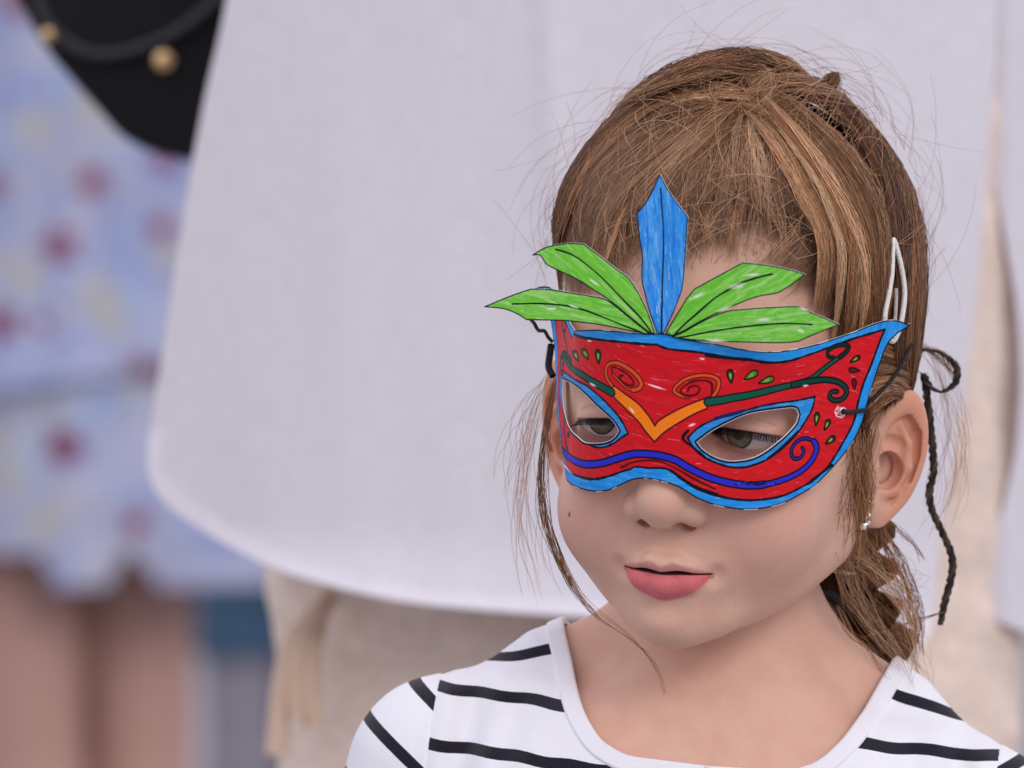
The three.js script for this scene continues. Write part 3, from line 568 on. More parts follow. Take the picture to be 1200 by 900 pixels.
  const T2 = [[[990, 96], [950, 84], [915, 84], [885, 100]], [[1015, 118], [975, 100], [930, 96], [890, 108]], [[1040, 150], [990, 118], [940, 106], [895, 112]]];
  combed(top, T2, 900, { h: 8, hj: 1.2, bulge: 2.5, clumps: 26, wave: 4, tones: [TONES[0], TONES[3], TONES[4], TONES[1]] });
  const T3 = [[[900, 104], [950, 112], [1000, 150], [1030, 205], [1040, 270]], [[902, 100], [965, 104], [1018, 148], [1046, 206], [1054, 280]]];
  combed(top, T3, 2000, { h: 6.8, hj: 1.0, bulge: 1.5, clumps: 30, wave: 8, tones: [TONES[3], TONES[0], TONES[4]] });
  // tangled hair over the crown
  for (let i = 0; i < 240; i++) {
    const x = 740 + 250 * rnd(), y = 66 + 70 * rnd(), a = rnd() * 6.28, len = 40 + 70 * rnd(), cv = gauss() * 0.9, hh = 9 + 5 * rnd(), pts = [];
    for (let j = 0; j < 9; j++) { const t = j / 8, q = a + cv * t; pts.push(shell(x + Math.cos(q) * len * t, y + Math.sin(q) * len * t * 0.5, hh + 2 * Math.sin(t * 3.1))); }
    const k = 0.7 + 0.6 * rnd(), c = TONES[[0, 1, 4, 2][i % 4]].map((v) => v * k); top.add(pts, 0.11, 0.07, c, c);
  }
  // thin hair swept back over both sides of the forehead
  const sweep = { h: 3.4, hj: 0.8, bulge: 1.6, rootH: 0.15, ramp: 0.7, root: 0.35, trim: 0.3, wave: 10, rad: 0.1, tones: [TONES[1], TONES[2], TONES[4], TONES[5]] };
  combed(top, [[[868, 336], [905, 300], [940, 262], [960, 215]], [[905, 362], [940, 322], [968, 285], [985, 235]], [[940, 392], [968, 352], [995, 312], [1008, 262]], [[962, 404], [988, 372], [1012, 335], [1022, 285]]], 620, { ...sweep, clumps: 46 });
  combed(top, [[[748, 345], [735, 310], [730, 270], [742, 220]], [[712, 366], [695, 325], [690, 280], [705, 225]], [[676, 378], [664, 335], [662, 285], [680, 230]]], 380, { ...sweep, clumps: 34 });
  combed(top, [[[770, 338], [778, 290], [795, 240], [820, 190]], [[815, 330], [820, 280], [834, 232], [850, 185]], [[860, 328], [866, 282], [868, 236], [868, 190]]], 420, { ...sweep, clumps: 40 });
  // separate raised locks
  const between = (S, u) => { const g = Math.min(S.length - 2, Math.max(0, u | 0)), w = u - g; return S[g].map((p, k) => [lerp(p[0], S[g + 1][k][0], w), lerp(p[1], S[g + 1][k][1], w), lerp(p[2] ?? 0, S[g + 1][k][2] ?? 0, w)]); };
  const locksOn = (S, n, count, o) => { for (let i = 0; i < n; i++) { const w = o.w[0] + (o.w[1] - o.w[0]) * rnd(), u = lerp(w, S.length - 1 - w, (i + rnd()) / n), tone = o.tones[(rnd() * o.tones.length) | 0], k = 0.75 + 0.5 * rnd(); combed(top, [between(S, u - w), between(S, u + w)], count, { ...o, h: o.h + gauss() * 0.8, hj: 0.2, clumps: 4, tight: 0.75, ridge: 1.2 + 1.4 * rnd(), tones: [tone.map((v) => v * k), tone.map((v) => v * k * 0.85)] }); } };
  locksOn(A, 24, 120, { w: [0.05, 0.18], h: 6.2, bulge: 2.2, rootH: 0.3, ramp: 0.6, root: 0.4, trim: 0.12, wave: 9, rad: 0.15, tones: [TONES[1], TONES[2], TONES[5], TONES[4], TONES[0]] });
  locksOn(B, 12, 150, { w: [0.08, 0.2], h: 6.2, bulge: 3.0, rootH: 0.5, ramp: 0.5, root: 0.35, trim: 0.1, wave: 8, rad: 0.15, tones: [TONES[1], TONES[2], TONES[4], TONES[0]] });
  locksOn(C, 9, 170, { w: [0.08, 0.22], h: 7.6, bulge: 3, rootH: 1, root: 0.3, trim: 0.12, wave: 8, rad: 0.15, tones: [TONES[1], TONES[4], TONES[0], TONES[3]] });
  locksOn(Dg, 16, 170, { w: [0.06, 0.17], h: 8.4, bulge: 3.4, rootH: 1, root: 0.25, trim: 0.08, wave: 8, rad: 0.15, tones: [TONES[2], TONES[5], TONES[1], TONES[2], TONES[4]] });
  locksOn(E, 10, 190, { w: [0.07, 0.18], h: 7.4, bulge: 1.4, trim: 0.2, wave: 8, n: 11, rad: 0.15, tones: [TONES[0], TONES[3], TONES[4]] });
  locksOn(T, 10, 150, { w: [0.08, 0.25], h: 9.6, bulge: 4.4, trim: 0.25, wave: 14, rad: 0.15, tones: [TONES[0], TONES[1], TONES[3], TONES[4]] });
  part('hair', top.geometry(headRel, Rh3), hairMat, child).userData.kind = 'stuff';

  const braid = new Fibres();
  plait(braid, [shell(868, 124, 5), shell(876, 108, 7.5), shell(884, 92, 9), shell(890, 74, 9.5), [4, 131, -30], [2, 128, -60], [0, 110, -92]], 6.4, 2.2, 3.2, 130, 0.2, [TONES[1], TONES[4], TONES[2]]);
  part('crown_plait', braid.geometry(headRel, Rh3), hairMat, child);
  const knot = new Fibres();
  { const c = shell(974, 94, 10.5); for (let i = 0; i < 460; i++) { const r = 2.4 + rnd() * 3.0, k = 0.6 + 0.6 * rnd(), ph = rnd() * 6, ti = gauss() * 0.7, tj = gauss() * 0.7, w = gauss() * 1.4, pts = []; for (let j = 0; j < 12; j++) { const a = ph + j / 11 * 4.6, x = w + r * 0.55 * Math.sin(a + ti), y = r * Math.sin(a), z = r * Math.cos(a); pts.push([c[0] + x + y * ti * 0.5, c[1] + y - x * ti * 0.5 + z * tj * 0.3, c[2] + z]); } knot.add(pts, 0.16, 0.14, TONES[3].map((v) => v * k), TONES[0].map((v) => v * k)); } }
  part('hair_knot', knot.geometry(headRel, Rh3), hairMat, child);

  // plait hanging behind the neck, and the loose locks around it
  const tail = new Fibres();
  plait(tail, [H(1008, 500, -42), H(1002, 580, -46), H(1000, 640, -50), H(996, 700, -50), H(1006, 748, -50), H(1030, 792, -52)], 10.5, 6, 2.2, 430, 0.23, [[0.12, 0.052, 0.023], [0.19, 0.09, 0.042], [0.09, 0.038, 0.017]], -0.25);
  combed(tail, [[[950, 690, -36], [958, 720, -38], [985, 755, -42], [1022, 792, -46]], [[972, 610, -40], [976, 690, -38], [1002, 745, -42], [1036, 788, -46]], [[990, 600, -38], [1004, 680, -34], [1020, 740, -40], [1042, 790, -46]]], 850, { free: true, clumps: 20, wave: 5, tight: 0.8, tones: [[0.075, 0.031, 0.014], [0.055, 0.023, 0.011], [0.11, 0.05, 0.024]], rad: 0.14 });
  tail.add([H(1008, 520, -44), H(1003, 580, -46), H(1000, 640, -50), H(997, 700, -50), H(1006, 748, -50), H(1024, 780, -52)], 8.2, 6, [0.07, 0.03, 0.014], [0.06, 0.026, 0.012], 12);
  part('back_plait', tail.geometry(headRel, Rh3), hairMat, child);
  const tie = new THREE.TorusGeometry(0.0042, 0.0016, 10, 24); tie.translate(...rel(place)(0, 0, 0) && headRel(H(970, 711, -26)));
  part('hair_tie', tie, std(0.012, 0.011, 0.012, 0.9), child, 'small black hair tie beside the neck');

  const loose = new Fibres(), warm = [[0.40, 0.165, 0.062], [0.50, 0.24, 0.10], [0.31, 0.115, 0.04], [0.60, 0.34, 0.17]];
  const Z = (list, lift) => list.map(([x, y, l]) => [x, y, zOn(x, y, l ?? lift)]);
  const locks = [ // [guides with depth, strands, options]
    // in front of the ear
    [[Z([[1000, 470], [996, 520], [984, 575], [978, 625], [980, 660, 8]], 2), Z([[1012, 462], [1008, 515], [998, 570], [990, 625], [990, 670, 8]], 3), Z([[1022, 462], [1020, 512], [1010, 575], [1002, 630], [998, 680, 10]], 3)], 95, { clumps: 40, wave: 18, trim: 0.6, rad: 0.1, tight: 0.2, tones: [[0.24, 0.1, 0.04], [0.33, 0.165, 0.075], [0.18, 0.075, 0.03], [0.42, 0.24, 0.12]] }],
    [[Z([[1014, 470], [1016, 530], [1020, 590], [1010, 650, 8]], 5), Z([[1004, 470], [1000, 550], [1006, 620], [1000, 680, 8]], 5)], 40, { clumps: 14, wave: 12, trim: 0.3, rad: 0.1 }],
    [[[[988, 540, 24], [984, 610, 18], [990, 680, 8], [1012, 730, 0], [1045, 775, -4], [1072, 802, -6]], [[996, 540, 22], [993, 615, 15], [1000, 675, 5], [1026, 728, -3], [1058, 772, -7], [1074, 815, -8]]], 52, { clumps: 12, wave: 13, trim: 0.35, rad: 0.085, tones: [TONES[1], TONES[2], TONES[5]] }],
    [[[[990, 580, 18], [998, 640, 10], [1028, 670, 2], [1056, 704, -5], [1072, 748, -8], [1070, 795, -10]], [[1002, 590, 14], [1010, 648, 6], [1044, 682, -4], [1066, 720, -9], [1076, 760, -12], [1066, 800, -12]]], 40, { clumps: 10, wave: 15, trim: 0.35, rad: 0.085, tones: [TONES[1], TONES[2], TONES[5]] }],
    [[[[1022, 560, 12], [1030, 615, 2], [1044, 662, -6], [1062, 700, -14], [1074, 760, -18]], [[1027, 565, 10], [1037, 620, 0], [1053, 660, -10], [1071, 705, -18], [1082, 770, -22]]], 30, { clumps: 6, wave: 11 }],
    [[[[1028, 598, 4], [1050, 620, -2], [1072, 640, -6], [1078, 664, -8]], [[1030, 600, 4], [1057, 624, -2], [1080, 650, -6], [1088, 660, -8]]], 9, { clumps: 5, wave: 5, rad: 0.09 }],
    [[[[1000, 750, -34], [1040, 738, -30], [1080, 724, -30], [1112, 716, -30]], [[1002, 754, -34], [1044, 742, -30], [1082, 728, -30], [1104, 718, -30]]], 7, { clumps: 4, wave: 4, rad: 0.1 }],
    // left of the face
    [[[[649, 440, 12], [636, 510, 16], [631, 575, 22], [642, 640, 30], [674, 700, 36], [698, 725, 38]], [[653, 440, 12], [642, 510, 16], [638, 575, 22], [651, 640, 30], [686, 704, 36], [718, 736, 38]]], 30, { clumps: 5, wave: 6, trim: 0.2, rad: 0.11, tones: [[0.40, 0.17, 0.065], [0.33, 0.185, 0.09], [0.22, 0.115, 0.05]] }],
    [[[[640, 600, 28], [658, 660, 34], [690, 712, 38], [738, 748, 44], [768, 782, 46], [779, 825, 46]], [[642, 600, 28], [662, 660, 34], [694, 712, 38], [744, 749, 44], [774, 786, 46], [783, 820, 46]]], 5, { clumps: 5, wave: 4, rad: 0.1 }],
    [[[[640, 436, 8], [614, 500, 8], [602, 570, 8], [600, 640, 6], [612, 712, 6]], [[646, 440, 8], [624, 510, 10], [615, 585, 14], [620, 650, 16], [642, 722, 18]], [[650, 445, 8], [637, 520, 14], [634, 590, 20], [650, 660, 26], [684, 718, 30]]], 26, { clumps: 26, wave: 9, rad: 0.065, trim: 0.4, tight: 0.1 }],
    [[[[640, 436, 8], [622, 465, 6], [600, 515, 4], [580, 570, 4]], [[646, 440, 8], [630, 490, 8], [616, 550, 8], [606, 640, 8]]], 9, { clumps: 9, wave: 9, rad: 0.06, trim: 0.4, tight: 0.1 }],
    [[[[562, 552, 0], [576, 500, 0], [606, 462, 2], [642, 438, 6]], [[602, 600, 0], [602, 530, 0], [622, 470, 2], [646, 444, 6]]], 6, { clumps: 6, wave: 9, rad: 0.06, trim: 0.3, tight: 0.1 }],
    // right of the head
    [[[[1078, 395, -40], [1112, 425, -36], [1128, 500, -36], [1134, 570, -36], [1120, 640, -36]], [[1074, 410, -40], [1094, 450, -36], [1102, 520, -36], [1090, 580, -36], [1062, 630, -36]]], 36, { clumps: 36, wave: 16, rad: 0.06, trim: 0.45, tight: 0 }],
    [[[[1076, 400, -36], [1088, 406, -34], [1105, 415, -34], [1118, 432, -34]], [[1074, 416, -36], [1084, 414, -34], [1100, 424, -34], [1122, 452, -34]]], 26, { clumps: 13, wave: 6, rad: 0.09 }],
    [[[[1010, 610, -34], [1030, 650, -36], [1056, 690, -38], [1060, 740, -38]], [[1000, 620, -34], [1014, 660, -36], [1030, 700, -38], [1048, 760, -38]]], 60, { clumps: 60, wave: 34, rad: 0.06, trim: 0.4, tight: 0 }],
    [[[[1040, 700, -34], [1075, 740, -36], [1090, 790, -38], [1100, 830, -38]], [[1030, 710, -34], [1056, 760, -36], [1074, 800, -38], [1080, 840, -38]]], 22, { clumps: 22, wave: 16, rad: 0.06, trim: 0.3, tight: 0 }],
    [[Z([[968, 700], [985, 735], [1010, 765], [1030, 790]], 2), Z([[985, 712, 6], [1000, 740, 6], [1026, 770, 6], [1046, 800, 6]], 2)], 14, { clumps: 8, wave: 8, rad: 0.08 }],
  ];
  for (const [g, n, o] of locks) combed(loose, g, n, { free: true, tones: warm, tight: 0.5, rad: 0.14, n: 14, ...o });
  // flyaway hairs round the silhouette
  const rim = sample([[640, 360], [641, 290], [650, 230], [680, 168], [730, 112], [790, 78], [850, 56], [910, 66], [975, 84], [1030, 130], [1066, 190], [1082, 260], [1082, 340], [1076, 410]], 160);
  for (let i = 0; i < 170; i++) {
    const right = rnd() < 0.45, k = (right ? 92 + 64 * rnd() : 5 + 88 * rnd()) | 0, p = rim[k], a = rim[Math.min(159, k + 3)], b = rim[Math.max(0, k - 3)], l = Math.hypot(a[0] - b[0], a[1] - b[1]), tx = (a[0] - b[0]) / l, ty = (a[1] - b[1]) / l;
    const s = rnd() < 0.5 ? -1 : 1, big = rnd() < 0.3, len = big ? 60 + 90 * rnd() : 20 + 45 * rnd(), a0 = big ? 0.25 + 0.5 * rnd() : 0.1 + 0.5 * rnd(), cv = -(big ? 1.0 : 0.9) * (0.6 + 0.9 * rnd()) * (rnd() < 0.85 ? 1 : -0.4), z = -26 + gauss() * 9, pts = [];
    let x = p[0] - ty * -4 * 0, y = p[1]; x -= ty * -0; // walk outward from the rim, bending back towards it
    for (let j = 0; j < 12; j++) { const t = j / 11, q = a0 + cv * t + 0.25 * perlin.noise(t * 2, i * 0.37, 3), ca = Math.cos(q), sa = Math.sin(q); pts.push(H(x, y, z + 5 * t)); x += (tx * s * ca + ty * sa) * len / 11; y += (ty * s * ca - tx * sa) * len / 11; }
    const c = warm[i % 3].map((v) => v * 0.75); loose.add(pts, 0.062, 0.04, c, c);
  }
  // stray hairs lying over the front
  for (let i = 0; i < 420; i++) {
    const x = 670 + 370 * rnd(), y = 115 + 190 * rnd(), a = -1.57 + gauss() * 1.3, len = 25 + 60 * rnd(), pts = [], cv = gauss() * 0.9, hh = 8 + 4 * rnd();
    for (let j = 0; j < 9; j++) { const t = j / 8, q = a + cv * t; pts.push(shell(x + Math.cos(q) * len * t, y + Math.sin(q) * len * t, hh + 2.5 * Math.sin(t * 3.1))); }
    const c = TONES[[5, 2, 1, 2][i % 4]]; loose.add(pts, 0.095, 0.06, c, c);
  }
  part('loose_hair', loose.geometry(headRel, Rh3), hairMat, child).userData.kind = 'stuff';
  // lashes and brows
  const lash = new Fibres();
  for (const s of [-1, 1]) {
    for (let i = 0; i < 130; i++) { const u = -0.95 + 1.9 * i / 129, x = EYEX + u * 12.6, y = 15 + 3.2 * Math.sqrt(Math.max(0, 1 - u * u)) - 0.9 * u, z = 54.5 + Math.sqrt(Math.max(0, 169 - (x - EYEX) ** 2 - (y - 15.5) ** 2)); lash.add([[0, 0, 0], [u * 0.7 + gauss() * 0.25, -1.2, 1.7], [u * 1.5 + gauss() * 0.45, -1.9, 3.1], [u * 2.2 + gauss() * 0.6, -1.7, 4.2]].map((d) => [s * (x + d[0]), y + d[1], z + d[2]]), 0.12, 0.04, [0.02, 0.012, 0.008], [0.02, 0.012, 0.008]); }
    for (let i = 0; i < 40; i++) { const u = -0.8 + 1.6 * i / 39, x = EYEX + u * 12.6, y = 15 - 3.5 * (1 - u * u) - 0.6 * u, z = 54.5 + Math.sqrt(Math.max(0, 169 - (x - EYEX) ** 2 - (y - 15.5) ** 2)); lash.add([[0, 0, 0], [u * 0.8, -1.2, 1.2], [u * 1.6 + gauss() * 0.4, -2.2, 1.6]].map((d) => [s * (x + d[0]), y + d[1], z + d[2]]), 0.08, 0.03, [0.03, 0.018, 0.012], [0.03, 0.018, 0.012]); }
  }
  part('eyelashes', lash.geometry(headRel, Rh3), hairMat, child).userData.kind = 'stuff';
  const brow = new Fibres();
  for (let i = 0; i < 260; i++) { const s = i % 2 ? 1 : -1, u = rnd(), x = 11 + 30 * u, y = 27.5 + 6 * Math.sin(u * 2.2) - 3 * u + gauss() * 1.3, z0 = 84; let z = z0; while (headD(s * x, y, z) > 0.1 && z > 30) z -= Math.max(0.1, headD(s * x, y, z) * 0.7); brow.add([[s * x, y, z], [s * (x + 2), y + 1, z + 0.4 - 0.6], [s * (x + 4.5), y + 1.2, z - 1.6]], 0.09, 0.03, TONES[0], TONES[4]); }
  part('eyebrows', brow.geometry(headRel, Rh3), hairMat, child).userData.kind = 'stuff';
}
seed = 303;
// ------------------------------------------------------------------ the paper mask
const curve = (() => { // the paper's bend seen from above: position and facing by arc length (mm)
  const make = (R, th, f0, f1, sg) => { const out = []; let x = -1, z = 88; for (let i = 0; i <= 460; i++) { const s = i * 0.25, k = clamp((s - f0) / (100 - f0), 0, 1.3), a = Math.min(s / R, th * deg) + k * (f1 - th) * deg; out.push([x, z, a * sg]); x += Math.cos(a) * 0.25 * sg; z -= Math.sin(a) * 0.25; } return out; };
  const R = make(52, 55, 55, 42, 1), L = make(42, 64.5, 84, 6, -1);
  return (s) => { const T = s < 0 ? L : R, k = clamp(Math.abs(s) / 0.25, 0, 459.9), i = k | 0, f = k - i; return T[i].map((v, j) => lerp(v, T[i + 1][j], f)); };
})();
const lean = (h) => 0.0 * h;
const maskMap = (s, h) => { const [x, z, a] = curve(s); return [[x, h, z + lean(h)], [Math.sin(a), 0, Math.cos(a)]]; };
function onMask(px, py) { // the paper's (s, h) under a photo pixel
  const d = look(px, py), f = (s) => { const [x, z] = curve(s); return (x - EYE[0]) * d[2] - (z - EYE[2]) * d[0]; };
  const sg = f(0) * d[2] > 0 ? -1 : 1; let s = 0, a = f(0);
  for (; Math.abs(s) < 114; s += sg * 0.25) { const b = f(s + sg * 0.25); if (a > 0 !== b > 0) { s += sg * 0.25 * a / (a - b); break; } a = b; }
  const [, z] = curve(s), t = (z - EYE[2]) / d[2];
  return [s, EYE[1] + d[1] * t];
}
const onPlane = (px, py) => { const d = look(px, py), t = (88.3 - EYE[2]) / d[2]; return [EYE[0] + d[0] * t, EYE[1] + d[1] * t]; };
const M = (list) => list.map(([x, y]) => onMask(x, y)), flip = (list) => list.map(([s, h]) => [-s, h]).reverse();
const join = (...runs) => runs.flatMap((r) => r);
// outlines traced along the paper
const topR = [[770, 390.5], [782, 391.5], [800, 396.5], [837, 402.5], [870, 409], [900, 412], [925, 410], [950, 405], [975, 397.5], [1000, 389], [1025, 379], [1042, 375], [1054, 376], [1064, 380]];
const tipR = [[1069, 379], [1063, 384]];
const sideR = [[1052, 391], [1040, 404], [1030, 430], [1022, 455], [1016, 475], [1010, 497], [997, 522], [977, 547], [955, 570]];
const lowR = [[920, 589], [880, 597.5], [842, 593], [817, 584], [795, 571], [775, 564], [760, 561.5]];
const lowL = [[752, 561], [740, 563], [725, 570], [712, 575], [695, 576], [675, 571], [664, 563]];
const topL = [[700, 386], [720, 387.5], [745, 389.8], [760, 390.8], [770, 390.5]];
const sR = spline(M([...topR]), 5), tR = M(tipR), dR = spline(M([...sideR]), 5), bR = spline(M([[955, 570], ...lowR, ...lowL]), 5);
const mirrorSide = flip(dR), mirrorTop = flip(sR.filter(([s]) => s > 46)), sL = spline(M(topL), 5);
const outline = join(sR, tR, dR, bR, mirrorSide.filter((p) => p[1] > bR[bR.length - 1][1] + 0.6 && p[0] < bR[bR.length - 1][0]), flip(tR), mirrorTop, sL).filter((p, i, a) => !i || Math.hypot(p[0] - a[i - 1][0], p[1] - a[i - 1][1]) > 0.05);
const eyeR = spline(M([[817, 518], [832, 507], [847, 498.5], [865, 490], [883, 484], [910, 480], [931, 478.5], [936, 486]]), 5).concat(spline(M([[936, 486], [932.5, 496.5], [922, 508.5], [910, 519], [895, 530], [880, 537], [857.5, 540], [839.5, 536], [824.5, 527], [817, 518]]), 5));
const eyeL = spline(M([[659, 444.5], [673, 452], [685, 462], [698, 475], [710, 486], [719, 495], [725, 504.5]]), 5).concat(spline(M([[725, 504.5], [720, 512], [712, 517], [700, 519], [685, 518], [675, 510], [666, 499], [661, 482], [658.5, 460], [659, 444.5]]), 5));
const holeR = (() => { const [s, h] = onMask(987, 482), o = []; for (let i = 0; i < 12; i++) o.push([s + 0.9 * Math.cos(i / 6 * Math.PI), h + 0.9 * Math.sin(i / 6 * Math.PI)]); return o; })();
const ink = { red: '#d9131f', redDark: '#b30f1b', redLight: '#e83a44', blue: '#2196ea', blueDark: '#1268c4', blueLight: '#74c2f4', line: '#0c0b1c', orange: '#ff8418', green: '#74d03a', greenDark: '#4eb324', greenLight: '#bdec96', pine: '#075a41', violet: '#2b2ccc', paper: '#f4f3f4' };
const S0 = -108, H0 = -17, KS = 2048 / 216, PW = 2048, PH = 768;
function paper(w, h) { const c = document.createElement('canvas'); c.width = w; c.height = h; const g = c.getContext('2d'); g.fillStyle = ink.paper; g.fillRect(0, 0, w, h); g.lineJoin = g.lineCap = 'round'; return [c, g]; }
function drawer(g, X, Y) {
  const path = (pts, close) => { g.beginPath(); pts.forEach(([a, b], i) => i ? g.lineTo(X(a), Y(b)) : g.moveTo(X(a), Y(b))); if (close) g.closePath(); };
  const K = Math.abs(X(1) - X(0));
  return {
    K, path,
    fill(pts, col) { path(pts, true); g.fillStyle = col; g.fill(); },
    line(pts, mm, col = ink.line, close = false) { path(pts, close); g.strokeStyle = col; g.lineWidth = mm * K; g.stroke(); },
    // a hand-drawn pen line of uneven width
    pen(pts, mm, col = ink.line) { const q = sample(pts, Math.max(8, pts.length * 4)); g.strokeStyle = col; const s = rnd() * 50; for (let i = 0; i < q.length - 1; i++) { g.lineWidth = mm * K * (0.8 + 0.45 * perlin.noise(i * 0.18, s, 0) + 0.1); g.beginPath(); g.moveTo(X(q[i][0]), Y(q[i][1])); g.lineTo(X(q[i + 1][0]), Y(q[i + 1][1])); g.stroke(); } },
    ribbon(pts, w0, col, edge = 0.55, lineCol = ink.line) { const q = sample(pts, pts.length * 5); const wd = (i) => typeof w0 === 'function' ? w0(i / (q.length - 1)) : w0; for (const pass of [0, 1]) for (let i = 0; i < q.length - 1; i++) { const w = wd(i) + (pass ? 0 : edge * 2); g.strokeStyle = pass ? col : lineCol; g.lineWidth = w * K; g.beginPath(); g.moveTo(X(q[i][0]), Y(q[i][1])); g.lineTo(X(q[i + 1][0]), Y(q[i + 1][1])); g.stroke(); } },
    // a patch the pen missed, as a sheaf of fine bare streaks
    gap(pts, mm, col) { const [a, b] = pts, dx = b[0] - a[0], dy = b[1] - a[1], l = Math.hypot(dx, dy), nx = -dy / l, ny = dx / l; g.strokeStyle = col; for (let i = 0; i < 26; i++) { const o = gauss() * mm * 0.42, c = 0.5 + gauss() * 0.22, h = (0.12 + 0.3 * rnd()) * (1 - Math.abs(o) / mm * 0.6); g.globalAlpha = 0.12 + 0.4 * rnd(); g.lineWidth = K * (0.1 + 0.2 * rnd()); g.beginPath(); g.moveTo(X(a[0] + dx * (c - h) + nx * o), Y(a[1] + dy * (c - h) + ny * o)); g.lineTo(X(a[0] + dx * (c + h) + nx * (o + 0.15 * gauss())), Y(a[1] + dy * (c + h) + ny * (o + 0.15 * gauss()))); g.stroke(); } g.globalAlpha = 1; },
    // felt-pen filling: overlapping strokes along a direction, paper left bare in places
    felt(region, cols, angle, mm, n, bare) {
      g.save(); path(region, true); g.clip();
      const xs = region.map((p) => X(p[0])), ys = region.map((p) => Y(p[1])), x0 = Math.min(...xs), x1 = Math.max(...xs), y0 = Math.min(...ys), y1 = Math.max(...ys);
      for (let i = 0; i < n; i++) {
        const x = lerp(x0, x1, rnd()), y = lerp(y0, y1, rnd()), a = (typeof angle === 'function' ? angle((x - X(0)) / K, -(y - Y(0)) / K) : angle) + gauss() * 0.16, l = (3 + 9 * rnd()) * K, b = gauss() * 0.12;
        g.globalAlpha = 0.10 + 0.2 * rnd(); g.strokeStyle = cols[(rnd() * cols.length) | 0]; g.lineWidth = mm * K * (0.5 + rnd());
        g.beginPath(); g.moveTo(x - Math.cos(a) * l / 2, y + Math.sin(a) * l / 2); g.quadraticCurveTo(x + Math.sin(a) * l * b, y + Math.cos(a) * l * b, x + Math.cos(a) * l / 2, y - Math.sin(a) * l / 2); g.stroke();
      }
      for (let i = 0; i < bare; i++) {
        const x = lerp(x0, x1, rnd()), y = lerp(y0, y1, rnd()), a = (typeof angle === 'function' ? angle((x - X(0)) / K, -(y - Y(0)) / K) : angle) + gauss() * 0.12, l = (0.6 + 6 * rnd() * rnd()) * K;
        g.globalAlpha = 0.15 + 0.6 * rnd() * rnd(); g.strokeStyle = '#f6eef0'; g.lineWidth = K * (0.10 + 0.32 * rnd() * rnd());
        g.beginPath(); g.moveTo(x, y); g.lineTo(x + Math.cos(a) * l, y - Math.sin(a) * l); g.stroke();
      }
      g.restore(); g.globalAlpha = 1;
    },
  };
}
const [panelCanvas, pg] = paper(PW, PH);
{
  const D = drawer(pg, (s) => (s - S0) * KS, (h) => PH - (h - H0) * KS);
  const inTopR = spline(M([[770, 404], [784, 409], [820, 413], [850, 418.5], [875, 421], [900, 425], [925, 423], [950, 415], [975, 406], [1000, 397], [1020, 391], [1037, 386]]), 5);
  const inSideR = spline(M([[1037, 386], [1031, 400], [1020, 430], [1012, 449], [1006, 470], [1000, 495], [987, 520], [970, 547], [952, 564]]), 5);
  const inLow = spline(M([[952, 564], [920, 580], [885, 586], [855, 584], [830, 577], [805, 564.5], [785, 551], [772, 548.5], [760, 548.5], [745, 547], [738, 550], [730, 552], [715, 557.5], [695, 561.5], [675, 557], [664, 548]]), 5);
  const inTopL = spline(M([[672, 392], [688, 396], [720, 400], [745, 402.5], [770, 404]]), 5);
  const red = join(inTopR, inSideR, inLow, flip(inSideR).filter((p) => p[1] > inLow[inLow.length - 1][1] && p[0] < inLow[inLow.length - 1][0]), flip(inTopR).filter((p) => p[0] < inTopL[0][0] - 1), inTopL);
  // border
  D.fill([[S0, H0], [S0, 70], [108, 70], [108, H0]], ink.blue);
  D.felt([[S0, H0], [S0, 70], [108, 70], [108, H0]], [ink.blueDark, ink.blueLight, ink.blue, '#2f97e0'], (s, h) => (Math.abs(s) > 78 ? Math.PI / 2.4 : 0.0 + 0.1 * Math.sin(s * 0.1)), 0.9, 3800, 700);
  D.fill(red, ink.red);
  D.felt(red, [ink.redDark, ink.redLight, ink.red, '#e2202c', '#c41422'], (s, h) => 0.25 * Math.sin(s * 0.05) - 0.12, 1.0, 1900, 520);
  for (const run of [inTopR, inLow, inTopL, flip(inTopR).filter((p) => p[0] < inTopL[0][0])]) D.pen(run, 0.95);
  D.pen(inSideR, 0.95); D.pen(flip(inSideR), 0.95);
  // thicker scribbles where the felt pen went over the line twice
  D.pen(M([[828, 416], [850, 419], [874, 421.5]]), 1.4); D.pen(M([[672, 391], [690, 397]]), 1.3); D.pen(M([[795, 558], [815, 571], [840, 580]]), 1.5); D.pen(M([[950, 564], [975, 545]]), 1.3);
  D.line(outline, 0.95, ink.line, true);
  for (let i = 0; i < 60; i++) { const k = (rnd() * (outline.length - 4)) | 0; if (rnd() < 0.5) D.line(outline.slice(k, k + 3), 0.35, '#eef2f6'); }
  // eye surrounds
  const ringR = spline(M([[806, 513], [820, 500], [839.5, 491], [862, 485], [886, 477.5], [910, 472.5], [932.5, 469.5], [955, 465]]), 5).concat(spline(M([[955, 465], [952, 478.5], [943, 495], [932.5, 510], [917.5, 525], [899.5, 538], [883, 545], [868, 548], [850, 546], [827.5, 537], [813, 525], [806, 513]]), 5));
  const ringL = spline(M([[658.5, 434], [680, 448], [700, 462], [720, 482], [730, 496], [736, 508]]), 5).concat(spline(M([[736, 508], [728, 513], [720, 519], [708, 524], [696, 523.5], [680, 515], [666, 501], [658, 476], [656, 452], [658.5, 434]]), 5));
  for (const [ring, hole] of [[ringR, eyeR], [ringL, eyeL]]) {
    D.fill(ring, '#2a8fda'); D.felt(ring, [ink.blueDark, ink.blueLight, '#3b9fe4'], 0.2, 0.7, 260, 30);
    D.pen([...ring, ring[0]], 0.8); D.line(hole, 1.9, ink.line, true); D.line(hole, 0.45, '#d4d6de', true);
  }
  D.pen(M([[806, 505], [800, 514], [812, 524], [826, 536]]), 1.1); D.pen(M([[838, 490], [862, 484], [872, 481]]), 1.5, '#1b1f5a'); D.pen(M([[935, 505], [918, 523], [900, 537]]), 1.1);
